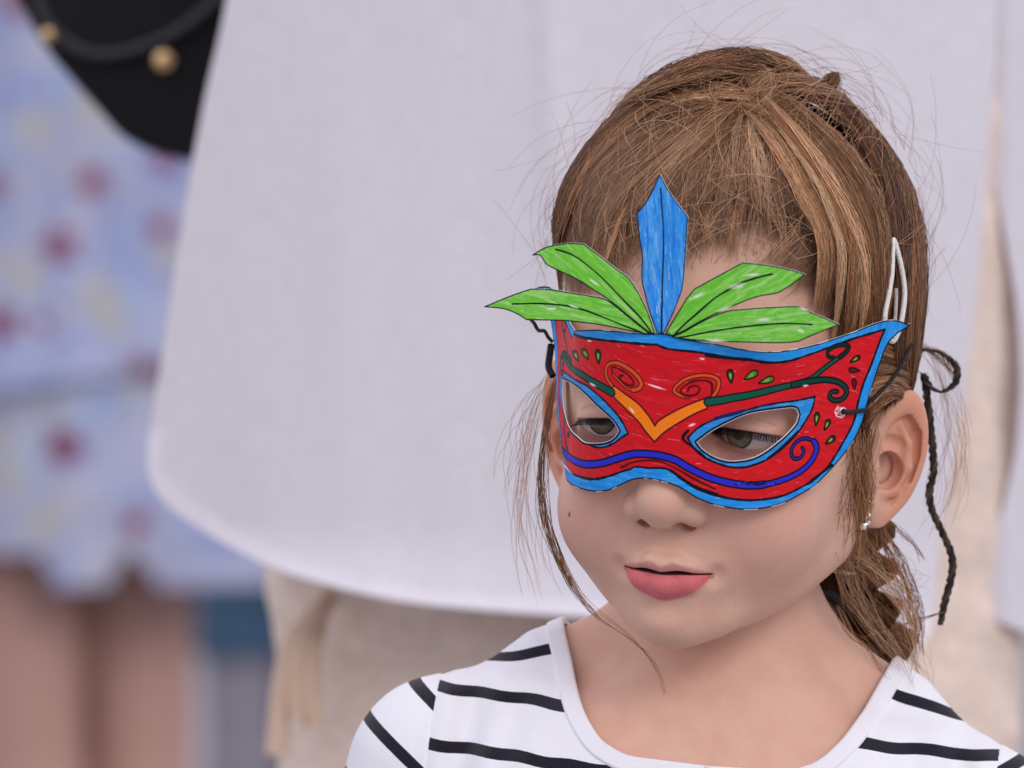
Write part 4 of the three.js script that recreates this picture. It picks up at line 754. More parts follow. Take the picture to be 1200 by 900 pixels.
  // orange V and scrolls
  const V = join(spline(M([[716, 450], [724, 455], [732, 461], [748, 473], [760, 487], [767.5, 499]]), 5), spline(M([[767.5, 499], [772, 493], [790, 482], [812, 472], [834, 464]]), 5), M([[828, 479]]), spline(M([[828, 479], [812, 486], [790, 499], [777, 508], [767, 518]]), 5), spline(M([[767, 518], [756, 505], [748, 494], [732, 478], [718, 463], [716, 450]]), 5));
  D.fill(V, ink.orange); D.felt(V, ['#ff9a3c', '#f06a08', '#ff8a20'], 0.5, 0.7, 120, 10); D.line(V, 0.65, '#5c0a10', true);
  const scroll = (pts, w) => { D.ribbon(M(pts), w, '#e0561b', 0.4, '#4a060d'); };
  const spiral = (cx, cy, rx, ry, a0, turns, sg) => { const o = []; for (let i = 0; i <= 40; i++) { const t = i / 40, a = a0 + sg * t * turns * 2 * Math.PI, k = 1 - 0.8 * t; o.push([cx + rx * k * Math.cos(a), cy + ry * k * Math.sin(a)]); } return o; };
  scroll([[717, 452], [711, 443], [710, 434], [713, 427], [721, 425], [730, 428], [742, 436], [751, 447], [750, 454], [743, 457], [735, 455], [725, 446], [718, 438]], (t) => t < 0.3 ? 1.0 : t < 0.75 ? 1.3 : 0.5);
  D.pen(M([[718, 437], [717, 431], [722, 431], [732, 436], [741, 445], [742, 451], [735, 451], [728, 446], [726, 441], [730, 440]]), 0.9, '#5a0710');
  scroll([[836, 464], [841, 456], [842, 446], [834, 441], [820, 440], [804, 444], [793, 452], [790, 458], [796, 463], [806, 465]], (t) => t < 0.6 ? 1.0 : 0.9);
  D.pen(M([[834, 462], [834, 450], [826, 446], [812, 447], [800, 454], [798, 460], [805, 464], [816, 462], [820, 456], [816, 452], [808, 454], [806, 458]]), 0.9, '#5a0710');
  // pine green sprays
  D.ribbon(M([[659, 417], [668, 429], [680, 438], [692, 446], [705, 453], [717, 460]]), (t) => 1.2 + 1.1 * t, ink.pine);
  D.ribbon(M([[830, 471], [845, 469], [860, 466], [878, 463], [895, 459], [915, 454], [932, 450], [950, 444], [964, 433], [976, 424], [988, 416]]), (t) => 2.4 - 1.5 * t, ink.pine);
  const curlA = [[985, 418], [992, 412], [994, 406], [988, 404], [978, 406], [970, 412], [971, 418], [977, 419]];
  const curlB = [[930, 451], [948, 447], [965, 445], [980, 447], [990, 453], [992, 461], [986, 468], [977, 469], [972, 465], [975, 459], [981, 459]];
  for (const side of [1, -1]) {
    const P = (l) => side > 0 ? M(l) : M(l).map(([s, h]) => [-s - 0, h]);
    D.ribbon(P(curlA), (t) => 1.3 - 0.8 * t, side > 0 ? '#05261b' : '#1a0d12', 0.5); D.ribbon(P(curlB), (t) => 1.7 - 1.0 * t, '#06402e', 0.65);
    if (side < 0) D.ribbon(P([[950, 444], [964, 433], [976, 424], [988, 416]]), 0.9, ink.pine);
    // violet wave with its curl
    const wave = side > 0 ? [[656, 523], [662, 531], [670, 538], [686, 544], [706, 542.5], [724, 537], [744, 532], [768, 533], [790, 538.5], [805, 547], [830, 559], [855, 566], [880, 569], [905, 566], [930, 557], [945, 547], [954, 535], [957, 524], [952, 516], [941, 514], [931, 520], [927, 530], [930, 537], [937, 537], [942, 530], [940, 525]] : [[930, 557], [945, 547], [954, 535], [957, 524], [952, 516], [941, 514], [931, 520], [927, 530], [930, 537], [937, 537]];
    D.ribbon(P(wave), (t) => side < 0 ? 0.7 : t < 0.05 ? 0.8 : t < 0.68 ? 1.9 : t < 0.86 ? 1.5 : 0.4, side < 0 ? '#221a66' : ink.violet, 0.65);
  }
  D.pen(M([[728, 548], [745, 541], [770, 540], [792, 549], [815, 562], [838, 573]]), 0.9, '#5a0812');
  for (let i = 0; i < 14; i++) { const t = rnd(), x = lerp(860, 905, t); D.line(M([[x, 567 + gauss()], [x + 4 + 6 * rnd(), 567.5 + gauss()]]), 0.9, ['#3b3ad6', '#12124a'][i % 2]); }
  // seeds
  const seedDrop = (px, py, l, w, a, core) => { const q = [], c = Math.cos(a), s = Math.sin(a); for (let i = 0; i < 24; i++) { const t = i / 24 * 2 * Math.PI, r = w * (1 - 0.55 * Math.cos(t)) * Math.sin(t) , u = l * Math.cos(t); q.push([px + u * c - r * s, py + u * s + r * c]); } D.fill(M(q), core); D.line(M(q), 0.55, '#1c0a0c', true); if (core !== '#6d0a14') D.fill(M(q.map(([x, y]) => [px + (x - px) * 0.42, py + (y - py) * 0.5])), '#84b83c'); };
  const dk = '#26330e';
  seedDrop(675, 417, 7, 3, 1.1, '#5a2a14'); seedDrop(686, 415, 7, 3, 1.0, '#4d5a18'); seedDrop(701, 418, 8.5, 3, 1.5, dk);
  seedDrop(856, 441, 8, 3.4, 1.45, dk); seedDrop(880, 440, 9, 3.6, 2.6, '#4f8a24'); seedDrop(898, 446, 9.5, 3.2, 2.8, '#4f8a24');
  seedDrop(1002, 421, 7, 2.4, 2.6, dk); seedDrop(1001, 434, 6.5, 2.6, 0.1, '#6d0a14'); seedDrop(1001, 450, 6, 2.4, 1.5, '#6d0a14');
  seedDrop(957, 491, 8, 2.8, 1.7, dk); seedDrop(969, 498, 7, 2.6, 2.0, dk); seedDrop(973, 516, 7, 3, 2.5, dk);
  // scuffed paper round the eyelet
  for (let i = 0; i < 26; i++) { const a = rnd() * 6.28, r = 3 + 5 * rnd(); D.line(M([[986 + Math.cos(a) * r, 483 + Math.sin(a) * r], [986 + Math.cos(a + 0.7) * r + gauss() * 2, 483 + Math.sin(a + 0.7) * r + gauss() * 2]]), 0.22 + 0.25 * rnd(), '#eadfe4'); }
  for (const [a, b] of [[[690, 448], [699, 453]], [[757, 449], [783, 458]], [[737, 477], [744, 485]], [[806, 500], [815, 496]], [[656, 540], [672, 556]], [[820, 420], [826, 421]], [[688, 399], [694, 400]], [[940, 452], [948, 452]]]) D.gap(M([a, b]), 0.9, '#f6eef0');
}
const panelTex = new THREE.CanvasTexture(panelCanvas); panelTex.colorSpace = THREE.SRGBColorSpace;
const fibre = noiseTexture(256, 256, (x, y) => 0.5 + 0.3 * perlin.noise(x * 0.12, y * 0.12, 2) + 0.25 * perlin.noise(x * 0.5, y * 0.5, 8)); fibre.repeat.set(6, 4);
const panelMat = new THREE.MeshPhysicalMaterial({ map: panelTex, roughness: 0.55, specularIntensity: 0.35, bumpMap: fibre, bumpScale: 0.00006, side: THREE.DoubleSide }); panelMat.name = 'painted paper';
const maskAt = headWorld([0, 20, 88]);
const maskRel = (a) => { const q = headWorld(a); return [q[0] - maskAt[0], q[1] - maskAt[1], q[2] - maskAt[2]]; };
const turned = (m) => { tv.set(...m).applyMatrix3(Rh3); return [tv.x, tv.y, tv.z]; };
const mask = thing('paper_mask', 'red paper carnival mask with blue rims and green and blue leaves worn over the eyes', 'mask', maskAt);
part('mask_panel', sheet(outline, [eyeR, eyeL, holeR], 0.42, (s, h) => { const [p, n] = maskMap(s, h); return [maskRel(p), turned(n)]; }, 0.00035, (s, h, back) => back ? [0.0005, 0.0005] : [(s - S0) * KS / PW, (h - H0) * KS / PH]), panelMat, mask);
{ // back corner of the canvas stays bare paper
  pg.fillStyle = ink.paper; pg.fillRect(0, PH - 14, 14, 14);
  const leaves = [
    ['blue leaf standing upright in the middle', 'b', [[[778, 391], [787, 372], [794, 355], [800.5, 335], [804, 292], [806, 254]], [[806, 254], [796, 241], [785, 226], [778, 214], [772.5, 203]], [[772.5, 203], [767, 216], [761, 229], [754, 240], [745.7, 250]], [[745.7, 250], [749, 280], [752, 300], [751.5, 327], [756, 347], [761, 366], [770, 391]]], [[773.5, 221], [776, 250], [777.5, 285], [776, 340], [775, 394]]],
    ['short green leaf pointing up to the left', 'g', [[[768, 391], [758, 362], [740, 329], [724, 316], [710, 305], [696, 294], [685, 285.5]], [[685, 285.5], [668, 284.5], [647.5, 287], [634, 292], [622, 300]], [[622, 300], [632, 299], [637, 305], [642, 311], [658, 319], [675, 327], [694, 339], [712, 351], [738, 372], [762, 391.5]]], [[652, 292], [672, 299], [690, 312], [708, 328], [732, 353], [752, 374], [764, 391]]],
    ['long green leaf pointing flat to the left', 'g', [[[763, 392], [738, 372], [712, 351.5], [690, 346], [672, 343], [642, 338.2], [622, 338]], [[622, 338], [604, 344], [586, 351], [566, 359.5]], [[566, 359.5], [590, 362], [606, 368], [617, 375]], [[617, 375], [640, 375.5], [660, 376], [680, 378], [700, 380.5], [722, 384.5], [745, 389.5], [763, 392.5]]], [[601, 356], [630, 355.5], [655, 357], [672, 360], [690, 365], [720, 377], [756, 391.5]]],
    ['green leaf with white gaps pointing up to the right', 'g', [[[779, 391], [795, 365], [804, 350], [814, 338]], [[814, 338], [830, 329], [845, 321], [871, 307]], [[871, 307], [890, 309], [905, 311], [925, 315], [945, 321]], [[945, 321], [932, 331], [920, 339], [910, 344], [892, 347], [875, 352.5], [850, 363], [825, 375], [800, 390], [788, 394]]], [[905, 321], [888, 325], [870, 331], [853, 340], [837, 350], [815, 369], [800, 382], [790, 393]]],
    ['green leaf pointing flat to the right', 'g', [[[787, 394], [800, 389], [825, 375], [850, 364.5], [870, 362], [895, 360], [925, 358.5], [936, 358]], [[936, 358], [948, 364], [960, 369], [974, 375], [985, 380]], [[985, 380], [972, 385], [960, 390], [948, 395], [936, 400.5]], [[936, 400.5], [918, 402], [900, 402], [880, 401.5], [862, 401], [840, 400.5], [822, 399.5], [800, 397.5], [787, 395]]], [[952, 380], [932, 379], [912, 379], [888, 381], [862, 384], [842, 387], [825, 390], [805, 394], [792, 396]]],
  ];
  const U0 = -74, V0 = 48, K = 2048 / 150, [lc, lg] = paper(2048, 1024), D = drawer(lg, (u) => (u - U0) * K, (v) => 1024 - (v - V0) * K), P = (l) => l.map(([x, y]) => onPlane(x, y)), polys = [];
  for (const [, kind, runs, rib] of leaves) {
    const poly = runs.flatMap((r) => spline(P(r), 5)), R = P(rib), a = R[0], b = R[R.length - 1], ang = Math.atan2(b[1] - a[1], b[0] - a[0]);
    polys.push(poly);
    D.fill(poly, kind === 'b' ? '#2a94f2' : ink.green);
    if (kind === 'b') D.felt(poly, [ink.blueDark, '#4aa8f6', '#1c7ee6', '#6bbcf8', '#a8d8fb'], ang + 0.06, 0.8, 460, 210);
    else D.felt(poly, [ink.greenDark, ink.greenLight, '#80d84a', '#5cc02c', '#d3f2b8'], ang, 0.8, 440, 190);
    D.line(poly, 0.85, ink.line, true); D.pen(R, 0.68);
  }
  // pale unfilled patches seen on the leaves on the right
  for (const [a, b, w] of [[[808, 352], [828, 342], 1.2], [[852, 338], [876, 332], 1.7], [[838, 366], [860, 358], 1.2], [[885, 376], [906, 373], 1.1], [[934, 387], [944, 388], 0.9], [[872, 323], [894, 321], 1.0], [[664, 356], [680, 362], 0.8], [[640, 362], [652, 361], 0.6], [[690, 326], [704, 336], 0.6], [[822, 398], [855, 400], 0.8], [[936, 359], [948, 364], 0.8]]) D.gap(P([a, b]), w * 1.25, '#f1f7ec');
  lg.globalAlpha = 0.5; for (const q of [[768, 386], [772, 390], [781, 388], [765, 381]]) D.line(P([q, [q[0] + 3, q[1] + 4]]), 1.4, '#0b7d78'); lg.globalAlpha = 1;
  lg.fillStyle = ink.paper; lg.fillRect(0, 1010, 14, 14);
  const tex = new THREE.CanvasTexture(lc); tex.colorSpace = THREE.SRGBColorSpace;
  const leafMat = new THREE.MeshPhysicalMaterial({ map: tex, roughness: 0.6, specularIntensity: 0.5, bumpMap: fibre, bumpScale: 0.00006, side: THREE.DoubleSide }); leafMat.name = 'painted paper leaf';
  const apex = onPlane(772, 393);
  leaves.forEach(([label], i) => part('leaf', sheet(polys[i], [], 0.42, (u, v) => {
    const r = Math.hypot(u - apex[0], v - apex[1]), z = 88.3 + i * 0.02 + (i === 0 ? 0.6 : 1) * 0.0007 * r * r * (i === 0 ? -0.4 : 0.2), e = 0;
    return [maskRel([u, v, z]), turned([0, e, 1])];
  }, 0.00035, (u, v, back) => back ? [0.0005, 0.0005] : [(u - U0) * K / 2048, (v - V0) * K / 1024]), leafMat, mask, label));
  // elastic and its twisted ends
  const tube = (pts, r, mat, name, label) => part(name, new THREE.TubeGeometry(new THREE.CatmullRomCurve3(pts.map((p) => new THREE.Vector3(...maskRel(p)))), pts.length * 10, r / 1000, 8), mat, mask, label);
  const black = std(0.012, 0.011, 0.013, 0.85);
  const mp = (px, py, l) => { const [s, h] = onMask(px, py), [p, n] = maskMap(s, h); return p.map((v, i) => v + n[i] * l); };
  tube([mp(987, 482, -1), mp(987.5, 482, 0.9), mp(996, 482.5, 0.8), mp(1006, 481, 0.7), mp(1014, 480, 0.8), mp(1016.5, 480, -0.4), mp(1013, 479, -2.5)], 0.85, black, 'elastic', 'black elastic knotted through the eyelet of the mask');
  tube([[1006, 482, 5], [1020, 470, 7.5], [1036, 455, 8.2], [1050, 438, 8.6], [1060, 420, 8.6], [1068, 404, 8]]  .map((a) => shell(...a)), 0.7, black, 'elastic');
  tube([H(1006, 506, 14), H(1010, 503, 17), H(1016, 499, 17)], 1.0, black, 'elastic');
  tube([H(620, 372, 2), H(626, 379, 6), H(631, 387, 6), H(638, 388, 8), H(643, 396, 8), H(648, 401, 8)], 0.7, black, 'elastic', 'wavy black elastic beside the left leaf');
  tube([H(646, 404, 10), H(644, 418, 8), H(643, 430, 8), H(648, 441, 10)], 1.3, black, 'elastic');
  const ringG = new THREE.TorusGeometry(0.0012, 0.0004, 8, 20), ring = part('eyelet', ringG, std(0.75, 0.74, 0.76, 0.25, { metalness: 1 }), mask, 'small silver eyelet ring');
  { const p = mp(987, 482, 0.3); ring.position.set(...maskRel(p)); const n = maskMap(...onMask(987, 482))[1]; ring.quaternion.setFromUnitVectors(new THREE.Vector3(0, 0, 1), new THREE.Vector3(...turned(n))); }
  const cord = new Fibres(), dark = [[0.062, 0.044, 0.034], [0.034, 0.024, 0.021], [0.12, 0.086, 0.062]];
  const twist = (path, R, n) => { const P = sample(path, n); for (let b = 0; b < 3; b++) for (let i = 0; i < 26; i++) { const a0 = rnd() * 6.28, rr = Math.sqrt(rnd()) * R * 0.5, k1 = 0.6 + 0.8 * rnd(), pts = P.map((p, k) => { const a = k * 0.55 + b * 2.094, e = 1 - 0.25 * sstep(0.9, 1, k / n); return [p[0] + (Math.cos(a) * R * 0.52 + Math.cos(a0 + a) * rr) * e, p[1] + 0.12 * R * gauss(), p[2] + (Math.sin(a) * R * 0.52 + Math.sin(a0 + a) * rr) * e]; }); cord.add(pts, 0.14, 0.12, dark[b].map((v) => v * k1), dark[b].map((v) => v * k1)); } for (let i = 0; i < 260; i++) { const p = P[(rnd() * n) | 0], a = rnd() * 6.28; cord.add([0, 1, 2, 3].map((k) => [p[0] + Math.cos(a) * (R * 0.5 + k * 0.35), p[1] + gauss() * 0.3 + k * 0.25, p[2] + Math.sin(a) * (R * 0.5 + k * 0.3)]), 0.07, 0.04, dark[2], dark[2]); } };
  twist([H(1076, 412, -34), H(1090, 410, -32), H(1108, 417, -32), H(1121, 431, -32), H(1119, 449, -32), H(1104, 459, -32), H(1090, 453, -32), H(1082, 438, -34)], 1.5, 60);
  twist([H(1083, 440, -34), H(1087, 470, -34), H(1091, 505, -34), H(1094, 550, -34), H(1089, 578, -34), H(1093, 600, -34), H(1106, 628, -34), H(1116, 655, -34), H(1114, 680, -34), H(1107, 706, -34), H(1102, 732, -34)], 1.6, 110);
  for (let i = 0; i < 26; i++) { const q = i % 2, s = gauss(); cord.add(q ? [H(1065, 548, -20), H(1066 + s, 556, -20), H(1068 + s * 3, 566 + 2 * gauss(), -20)] : [H(1064, 528, -22), H(1071, 534 + s, -22), H(1078 + gauss(), 537 + s * 3, -22)], 0.18, 0.1, dark[1], dark[1]); }
  const cm = new THREE.MeshPhysicalMaterial({ vertexColors: true, roughness: 0.85, side: THREE.DoubleSide }); cm.name = 'cord yarn';
  const cg = cord.geometry(maskRel, Rh3); part('cord', cg, cm, mask, 'brown black twisted cord end hanging behind the ear').userData.kind = 'stuff';
}
// ------------------------------------------------------------------ hair clip and earring
{
  const at = headWorld(shell(1048, 335, 11)), r = (a) => { const q = headWorld(a); return new THREE.Vector3(q[0] - at[0], q[1] - at[1], q[2] - at[2]); };
  const clip = thing('hair_clip', 'silver glitter snap clip in the hair above the ear', 'hair clip', [...at]);
  const glit = noiseTexture(256, 32, (x, y) => rnd() < 0.25 ? rnd() : 0.3 + 0.3 * Math.sin((x + y * 3) * 0.9)); glit.repeat.set(3, 1);
  const spark = noiseTexture(256, 32, () => { const v = rnd() < 0.4 ? 1 : 0.8 + 0.2 * rnd(); return [v, v * 0.985, v * 0.95]; }, true); spark.repeat.set(3, 1);
  const m = std(1, 1, 1, 0.32, { map: spark, metalness: 0.15, bumpMap: glit, bumpScale: 0.0005 });
  const loop = [[1047, 281], [1052, 296], [1057, 318], [1060, 342], [1058, 366], [1053, 388], [1046, 400], [1039, 392], [1037, 372], [1041, 348], [1045, 322], [1046, 298]].map(([x, y]) => shell(x, y, 13));
  part('clip_frame', new THREE.TubeGeometry(new THREE.CatmullRomCurve3(loop.map(r), true), 160, 0.0010, 8, true), m, clip);
  part('clip_tongue', new THREE.TubeGeometry(new THREE.CatmullRomCurve3([[1047, 392], [1049, 372], [1050, 352], [1050, 338]].map(([x, y]) => r(shell(x, y, 11.5)))), 40, 0.0007, 8), m, clip);
  const lob = seenOn(headD, 1018, 590, 0), w = headWorld(lob), er = thing('earring', 'small silver drop earring with clear crystals in the ear lobe', 'earring', [...w]);
  const o = (px, py, dz) => { const q = place(px, py, w[2] + dz); return new THREE.Vector3(q[0] - w[0], q[1] - w[1], q[2] - w[2]); };
  const silver = std(0.85, 0.84, 0.83, 0.16, { metalness: 1 }), crystal = new THREE.MeshPhysicalMaterial({ color: 0xffffff, roughness: 0.06, metalness: 0.75, clearcoat: 1, clearcoatRoughness: 0.02 });
  const stud = part('stud', new THREE.SphereGeometry(0.0011, 16, 12), silver, er); stud.scale.set(0.75, 1.5, 0.7); stud.position.copy(o(1018.5, 589, 0.0012));
  part('wire', new THREE.TubeGeometry(new THREE.CatmullRomCurve3([o(1018.5, 590, 0.0015), o(1018, 598, 0.004), o(1016, 606, 0.006), o(1013, 609, 0.006)]), 30, 0.00022, 6), silver, er);
  [[1011.5, 617, 0.0016], [1017, 613, 0.0011], [1018, 604, 0.0009]].forEach(([x, y, rad]) => { const c = part('crystal', new THREE.IcosahedronGeometry(rad, 0), crystal, er); c.position.copy(o(x, y, 0.006)); });
}
seed = 404;
// ------------------------------------------------------------------ ground and the people behind
{
  const tar = noiseTexture(256, 256, (x, y) => { const n = 0.56 + 0.10 * perlin.noise(x * 0.09, y * 0.09, 1) + 0.12 * (rnd() - 0.5); return [n, n * 0.985, n * 0.99]; }, true); tar.repeat.set(300, 300);
  const g = new THREE.PlaneGeometry(300, 300).rotateX(-Math.PI / 2), m = new THREE.Mesh(g, new THREE.MeshStandardMaterial({ map: tar, roughness: 0.95 })); m.name = 'ground'; m.receiveShadow = true; m.userData.kind = 'structure'; scene.add(m);
}
const weave = noiseTexture(256, 256, (x, y) => 0.5 + 0.22 * Math.sin(x / 256 * 2 * Math.PI * 64 + perlin.noise(x * 0.1, y * 0.02, 1)) * Math.sin(y / 256 * 2 * Math.PI * 64 + perlin.noise(x * 0.02, y * 0.1, 4)) + 0.25 * perlin.noise(x * 0.15, y * 0.02, 3) + 0.25 * perlin.noise(x * 0.02, y * 0.15, 9));
const slub = noiseTexture(512, 512, (x, y) => { const n = 1 + 0.035 * perlin.noise(x * 0.25, y * 0.012, 3) + 0.035 * perlin.noise(x * 0.012, y * 0.25, 9); return [0.845 * n, 0.825 * n, 0.845 * n]; }, true);
const beige = noiseTexture(512, 512, (x, y) => { const n = 1 + 0.07 * perlin.noise(x * 0.25, y * 0.012, 3) + 0.07 * perlin.noise(x * 0.012, y * 0.25, 9) + 0.05 * perlin.noise(x * 0.02, y * 0.02, 6); return [0.90 * n, 0.82 * n, 0.76 * n]; }, true);
const linen = (map, extra = {}) => new THREE.MeshPhysicalMaterial({ map, roughness: 0.95, specularIntensity: 0.25, sheen: 0.25, bumpMap: weave, bumpScale: 0.0003, side: THREE.DoubleSide, ...extra });
const adultSkin = std(0.42, 0.235, 0.19, 0.6);
const simple = (f, lo, hi, cell, O, opt = {}) => solid(nets(f, lo, hi, cell), { move: (a) => [a[0] / 1000 - O[0], a[1] / 1000 - O[1], a[2] / 1000 - O[2]], ...opt });
// a plain standing figure: neck and head, above the picture
const bust = (cx, top, cz) => (x, y, z) => smin(smin(ell(x, y, z, cx, top - 115, cz + 8, 76, 112, 92), cap(x, y, z, [cx, top - 190, cz - 5], [cx, top - 300, cz - 10], 52, 58), 30), cap(x, y, z, [cx - 70, top - 320, cz - 10], [cx + 70, top - 320, cz - 10], 50, 50), 50);
{
  // adult in a white tunic
  const d = 3.7, s = d / FPX * 1000, z0 = (CAM_Z - d) * 1000, U = (px) => (px - 600) * s, Vv = (py) => CAM_Y * 1000 - (py - 450) * s, O = [U(670) / 1000, 0, z0 / 1000 - 0.1];
  const p = thing('person', 'adult in a long white linen tunic and beige linen trousers standing close behind the child', 'person', O);
  const XY = (l) => l.map(([a, b]) => [U(a), Vv(b)]);
  const front = join(spline(XY([[300, -520], [296, -200], [268, 0], [241, 120], [215, 260], [195, 390], [180, 480], [174, 535], [178, 565], [196, 590], [235, 618], [285, 645], [340, 668], [410, 687], [490, 702], [600, 712], [700, 718], [800, 725], [900, 735], [1000, 748], [1060, 756], [1079, 750], [1089, 730], [1094, 690], [1100, 620], [1118, 520], [1137, 400], [1147, 300], [1153, 225], [1158, 172]]), 5), XY([[1166, 60], [1168, -200], [1160, -520], [1140, -680], [1000, -740], [850, -790], [800, -760], [740, -742], [670, -760], [620, -790], [470, -740], [330, -680]]));
  const back = join(spline(XY([[1158, 172], [1176, 260], [1193, 350], [1200, 430], [1196, 510], [1183, 575], [1160, 640], [1147, 690], [1150, 714], [1178, 732], [1230, 748], [1300, 752]]), 5), XY([[1330, 500], [1300, 200], [1250, 60], [1200, -100], [1172, -200], [1168, -100], [1164, 60]]));
  const fold = (u, v, k) => 7 * perlin.noise(u * 0.011 + k, v * 0.0022, 1.5) + 2.2 * perlin.noise(u * 0.03, v * 0.006, 7.5 + k) + 3.2 * Math.exp(-(((u - U(648) + (v - Vv(200)) * 0.03) / 7) ** 2)) * sstep(Vv(420), Vv(150), v);
  const mapped = (fn) => (u, v) => { const e = 1.5, z = fn(u, v), du = (fn(u + e, v) - fn(u - e, v)) / (2 * e), dv = (fn(u, v + e) - fn(u, v - e)) / (2 * e), l = Math.hypot(du, dv, 1); return [[u / 1000 - O[0], v / 1000 - O[1], z / 1000 - O[2]], [-du / l, -dv / l, 1 / l]]; };
  const uvm = (u, v) => [u / 90, v / 90];
  const curl = (u, v) => 9 * Math.exp(-(v - (Vv(712) + (u - U(620)) * -0.09)) / 16) * sstep(Vv(600), Vv(680), v);
  const tunic = new THREE.Group(); tunic.name = 'tunic'; p.add(tunic);
  part('front_panel', sheet(front, [], 3, mapped((u, v) => z0 + 62 * (1 - ((u - U(670)) / 205) ** 2) + fold(u, v, 0) + curl(u, v)), 0.0011, uvm), linen(slub), tunic);
  { // the hem is folded double
    const low = front.filter((q, i) => i < front.length - 12 && q[1] < Vv(500) && q[0] < U(1092)), n = low.length, inset = low.map((q, i) => { const a = low[Math.max(0, i - 1)], b = low[Math.min(n - 1, i + 1)], l = Math.hypot(b[0] - a[0], b[1] - a[1]) || 1; return [q[0] - (b[1] - a[1]) / l * 6, q[1] + (b[0] - a[0]) / l * 6]; });
    part('hem', sheet([...low, ...inset.reverse()], [], 1.6, mapped((u, v) => z0 + 1.7 + 62 * (1 - ((u - U(670)) / 205) ** 2) + fold(u, v, 0) + curl(u, v)), 0.0015, uvm), linen(slub, { color: new THREE.Color(1.1, 1.1, 1.1) }), tunic);
  }
  part('side_panel', sheet(back, [], 3, mapped((u, v) => z0 - 14 - 0.9 * Math.max(0, u - U(1180)) + fold(u, v, 5)), 0.0011, uvm), linen(slub), tunic);
  part('back_panel', sheet(front.map(([u, v]) => [u, Math.max(v, Vv(640))]), [], 6, mapped((u, v) => z0 - 170 - 62 * (1 - ((u - U(670)) / 205) ** 2) + fold(u, v, 9)), 0.0011, uvm), linen(slub), tunic);
  const legs = (x, y, z) => {
    const wob = 5 * perlin.noise(x * 0.016, y * 0.012, z * 0.016) + 3 * perlin.noise(x * 0.03 + y * 0.02, y * 0.035, z * 0.03);
    let q = cap(x, y, z, [U(520), 900, z0 - 88], [U(560), 110, z0 - 70], 84, 62); q = smin(q, cap(x, y, z, [U(968), 1070, z0 - 60], [U(985), 110, z0 - 70], 92, 84), 18);
    q = smin(q, ell(x, y, z, U(740), 990, z0 - 92, 168, 120, 84), 40); return q - wob;
  };
  part('trousers', simple(legs, [U(150), 60, z0 - 260], [U(1320), 1120, z0 + 70], 7, O, { uv: (x, y) => [x / 90, y / 90] }), linen(beige), p);
  const ribbon = (pts, r, name) => part(name, new THREE.TubeGeometry(new THREE.CatmullRomCurve3(pts.map(([a, b, c]) => new THREE.Vector3(U(a) / 1000 - O[0], Vv(b) / 1000 - O[1], (z0 + c) / 1000 - O[2]))), 40, r, 8), std(0.62, 0.45, 0.33, 0.9), p, 'light tan drawstring hanging from the trousers');
  ribbon([[385, 700, -10], [368, 722, 6], [345, 748, 8], [334, 790, 6], [328, 840, 4], [324, 884, 4]], 0.0052, 'drawstring'); ribbon([[374, 720, 0], [366, 765, 8], [362, 810, 8], [368, 850, 6]], 0.0045, 'drawstring'); ribbon([[362, 732, 8], [350, 770, 10], [346, 806, 9], [348, 840, 8]], 0.004, 'drawstring');
  part('body', simple(bust(U(730), 1650, z0 - 95), [U(730) - 140, 1270, z0 - 230], [U(730) + 140, 1665, z0 + 50], 8, O), adultSkin, p);
  part('hair', simple((x, y, z) => smax(ell(x, y, z, U(730), 1545, z0 - 95, 88, 124, 104), z - (z0 - 70) + (1570 - y) * 0.3, 10), [U(730) - 140, 1380, z0 - 230], [U(730) + 140, 1690, z0 + 50], 8, O), std(0.05, 0.03, 0.02, 0.6), p);
  for (const px of [560, 940]) part('shoe', simple((x, y, z) => smin(ell(x, y, z, U(px), 42, z0 - 60, 46, 42, 60), ell(x, y, z, U(px), 28, z0 + 40, 44, 28, 96), 20), [U(px) - 70, -10, z0 - 160], [U(px) + 70, 110, z0 + 170], 7, O), std(0.12, 0.08, 0.055, 0.7), p);
}
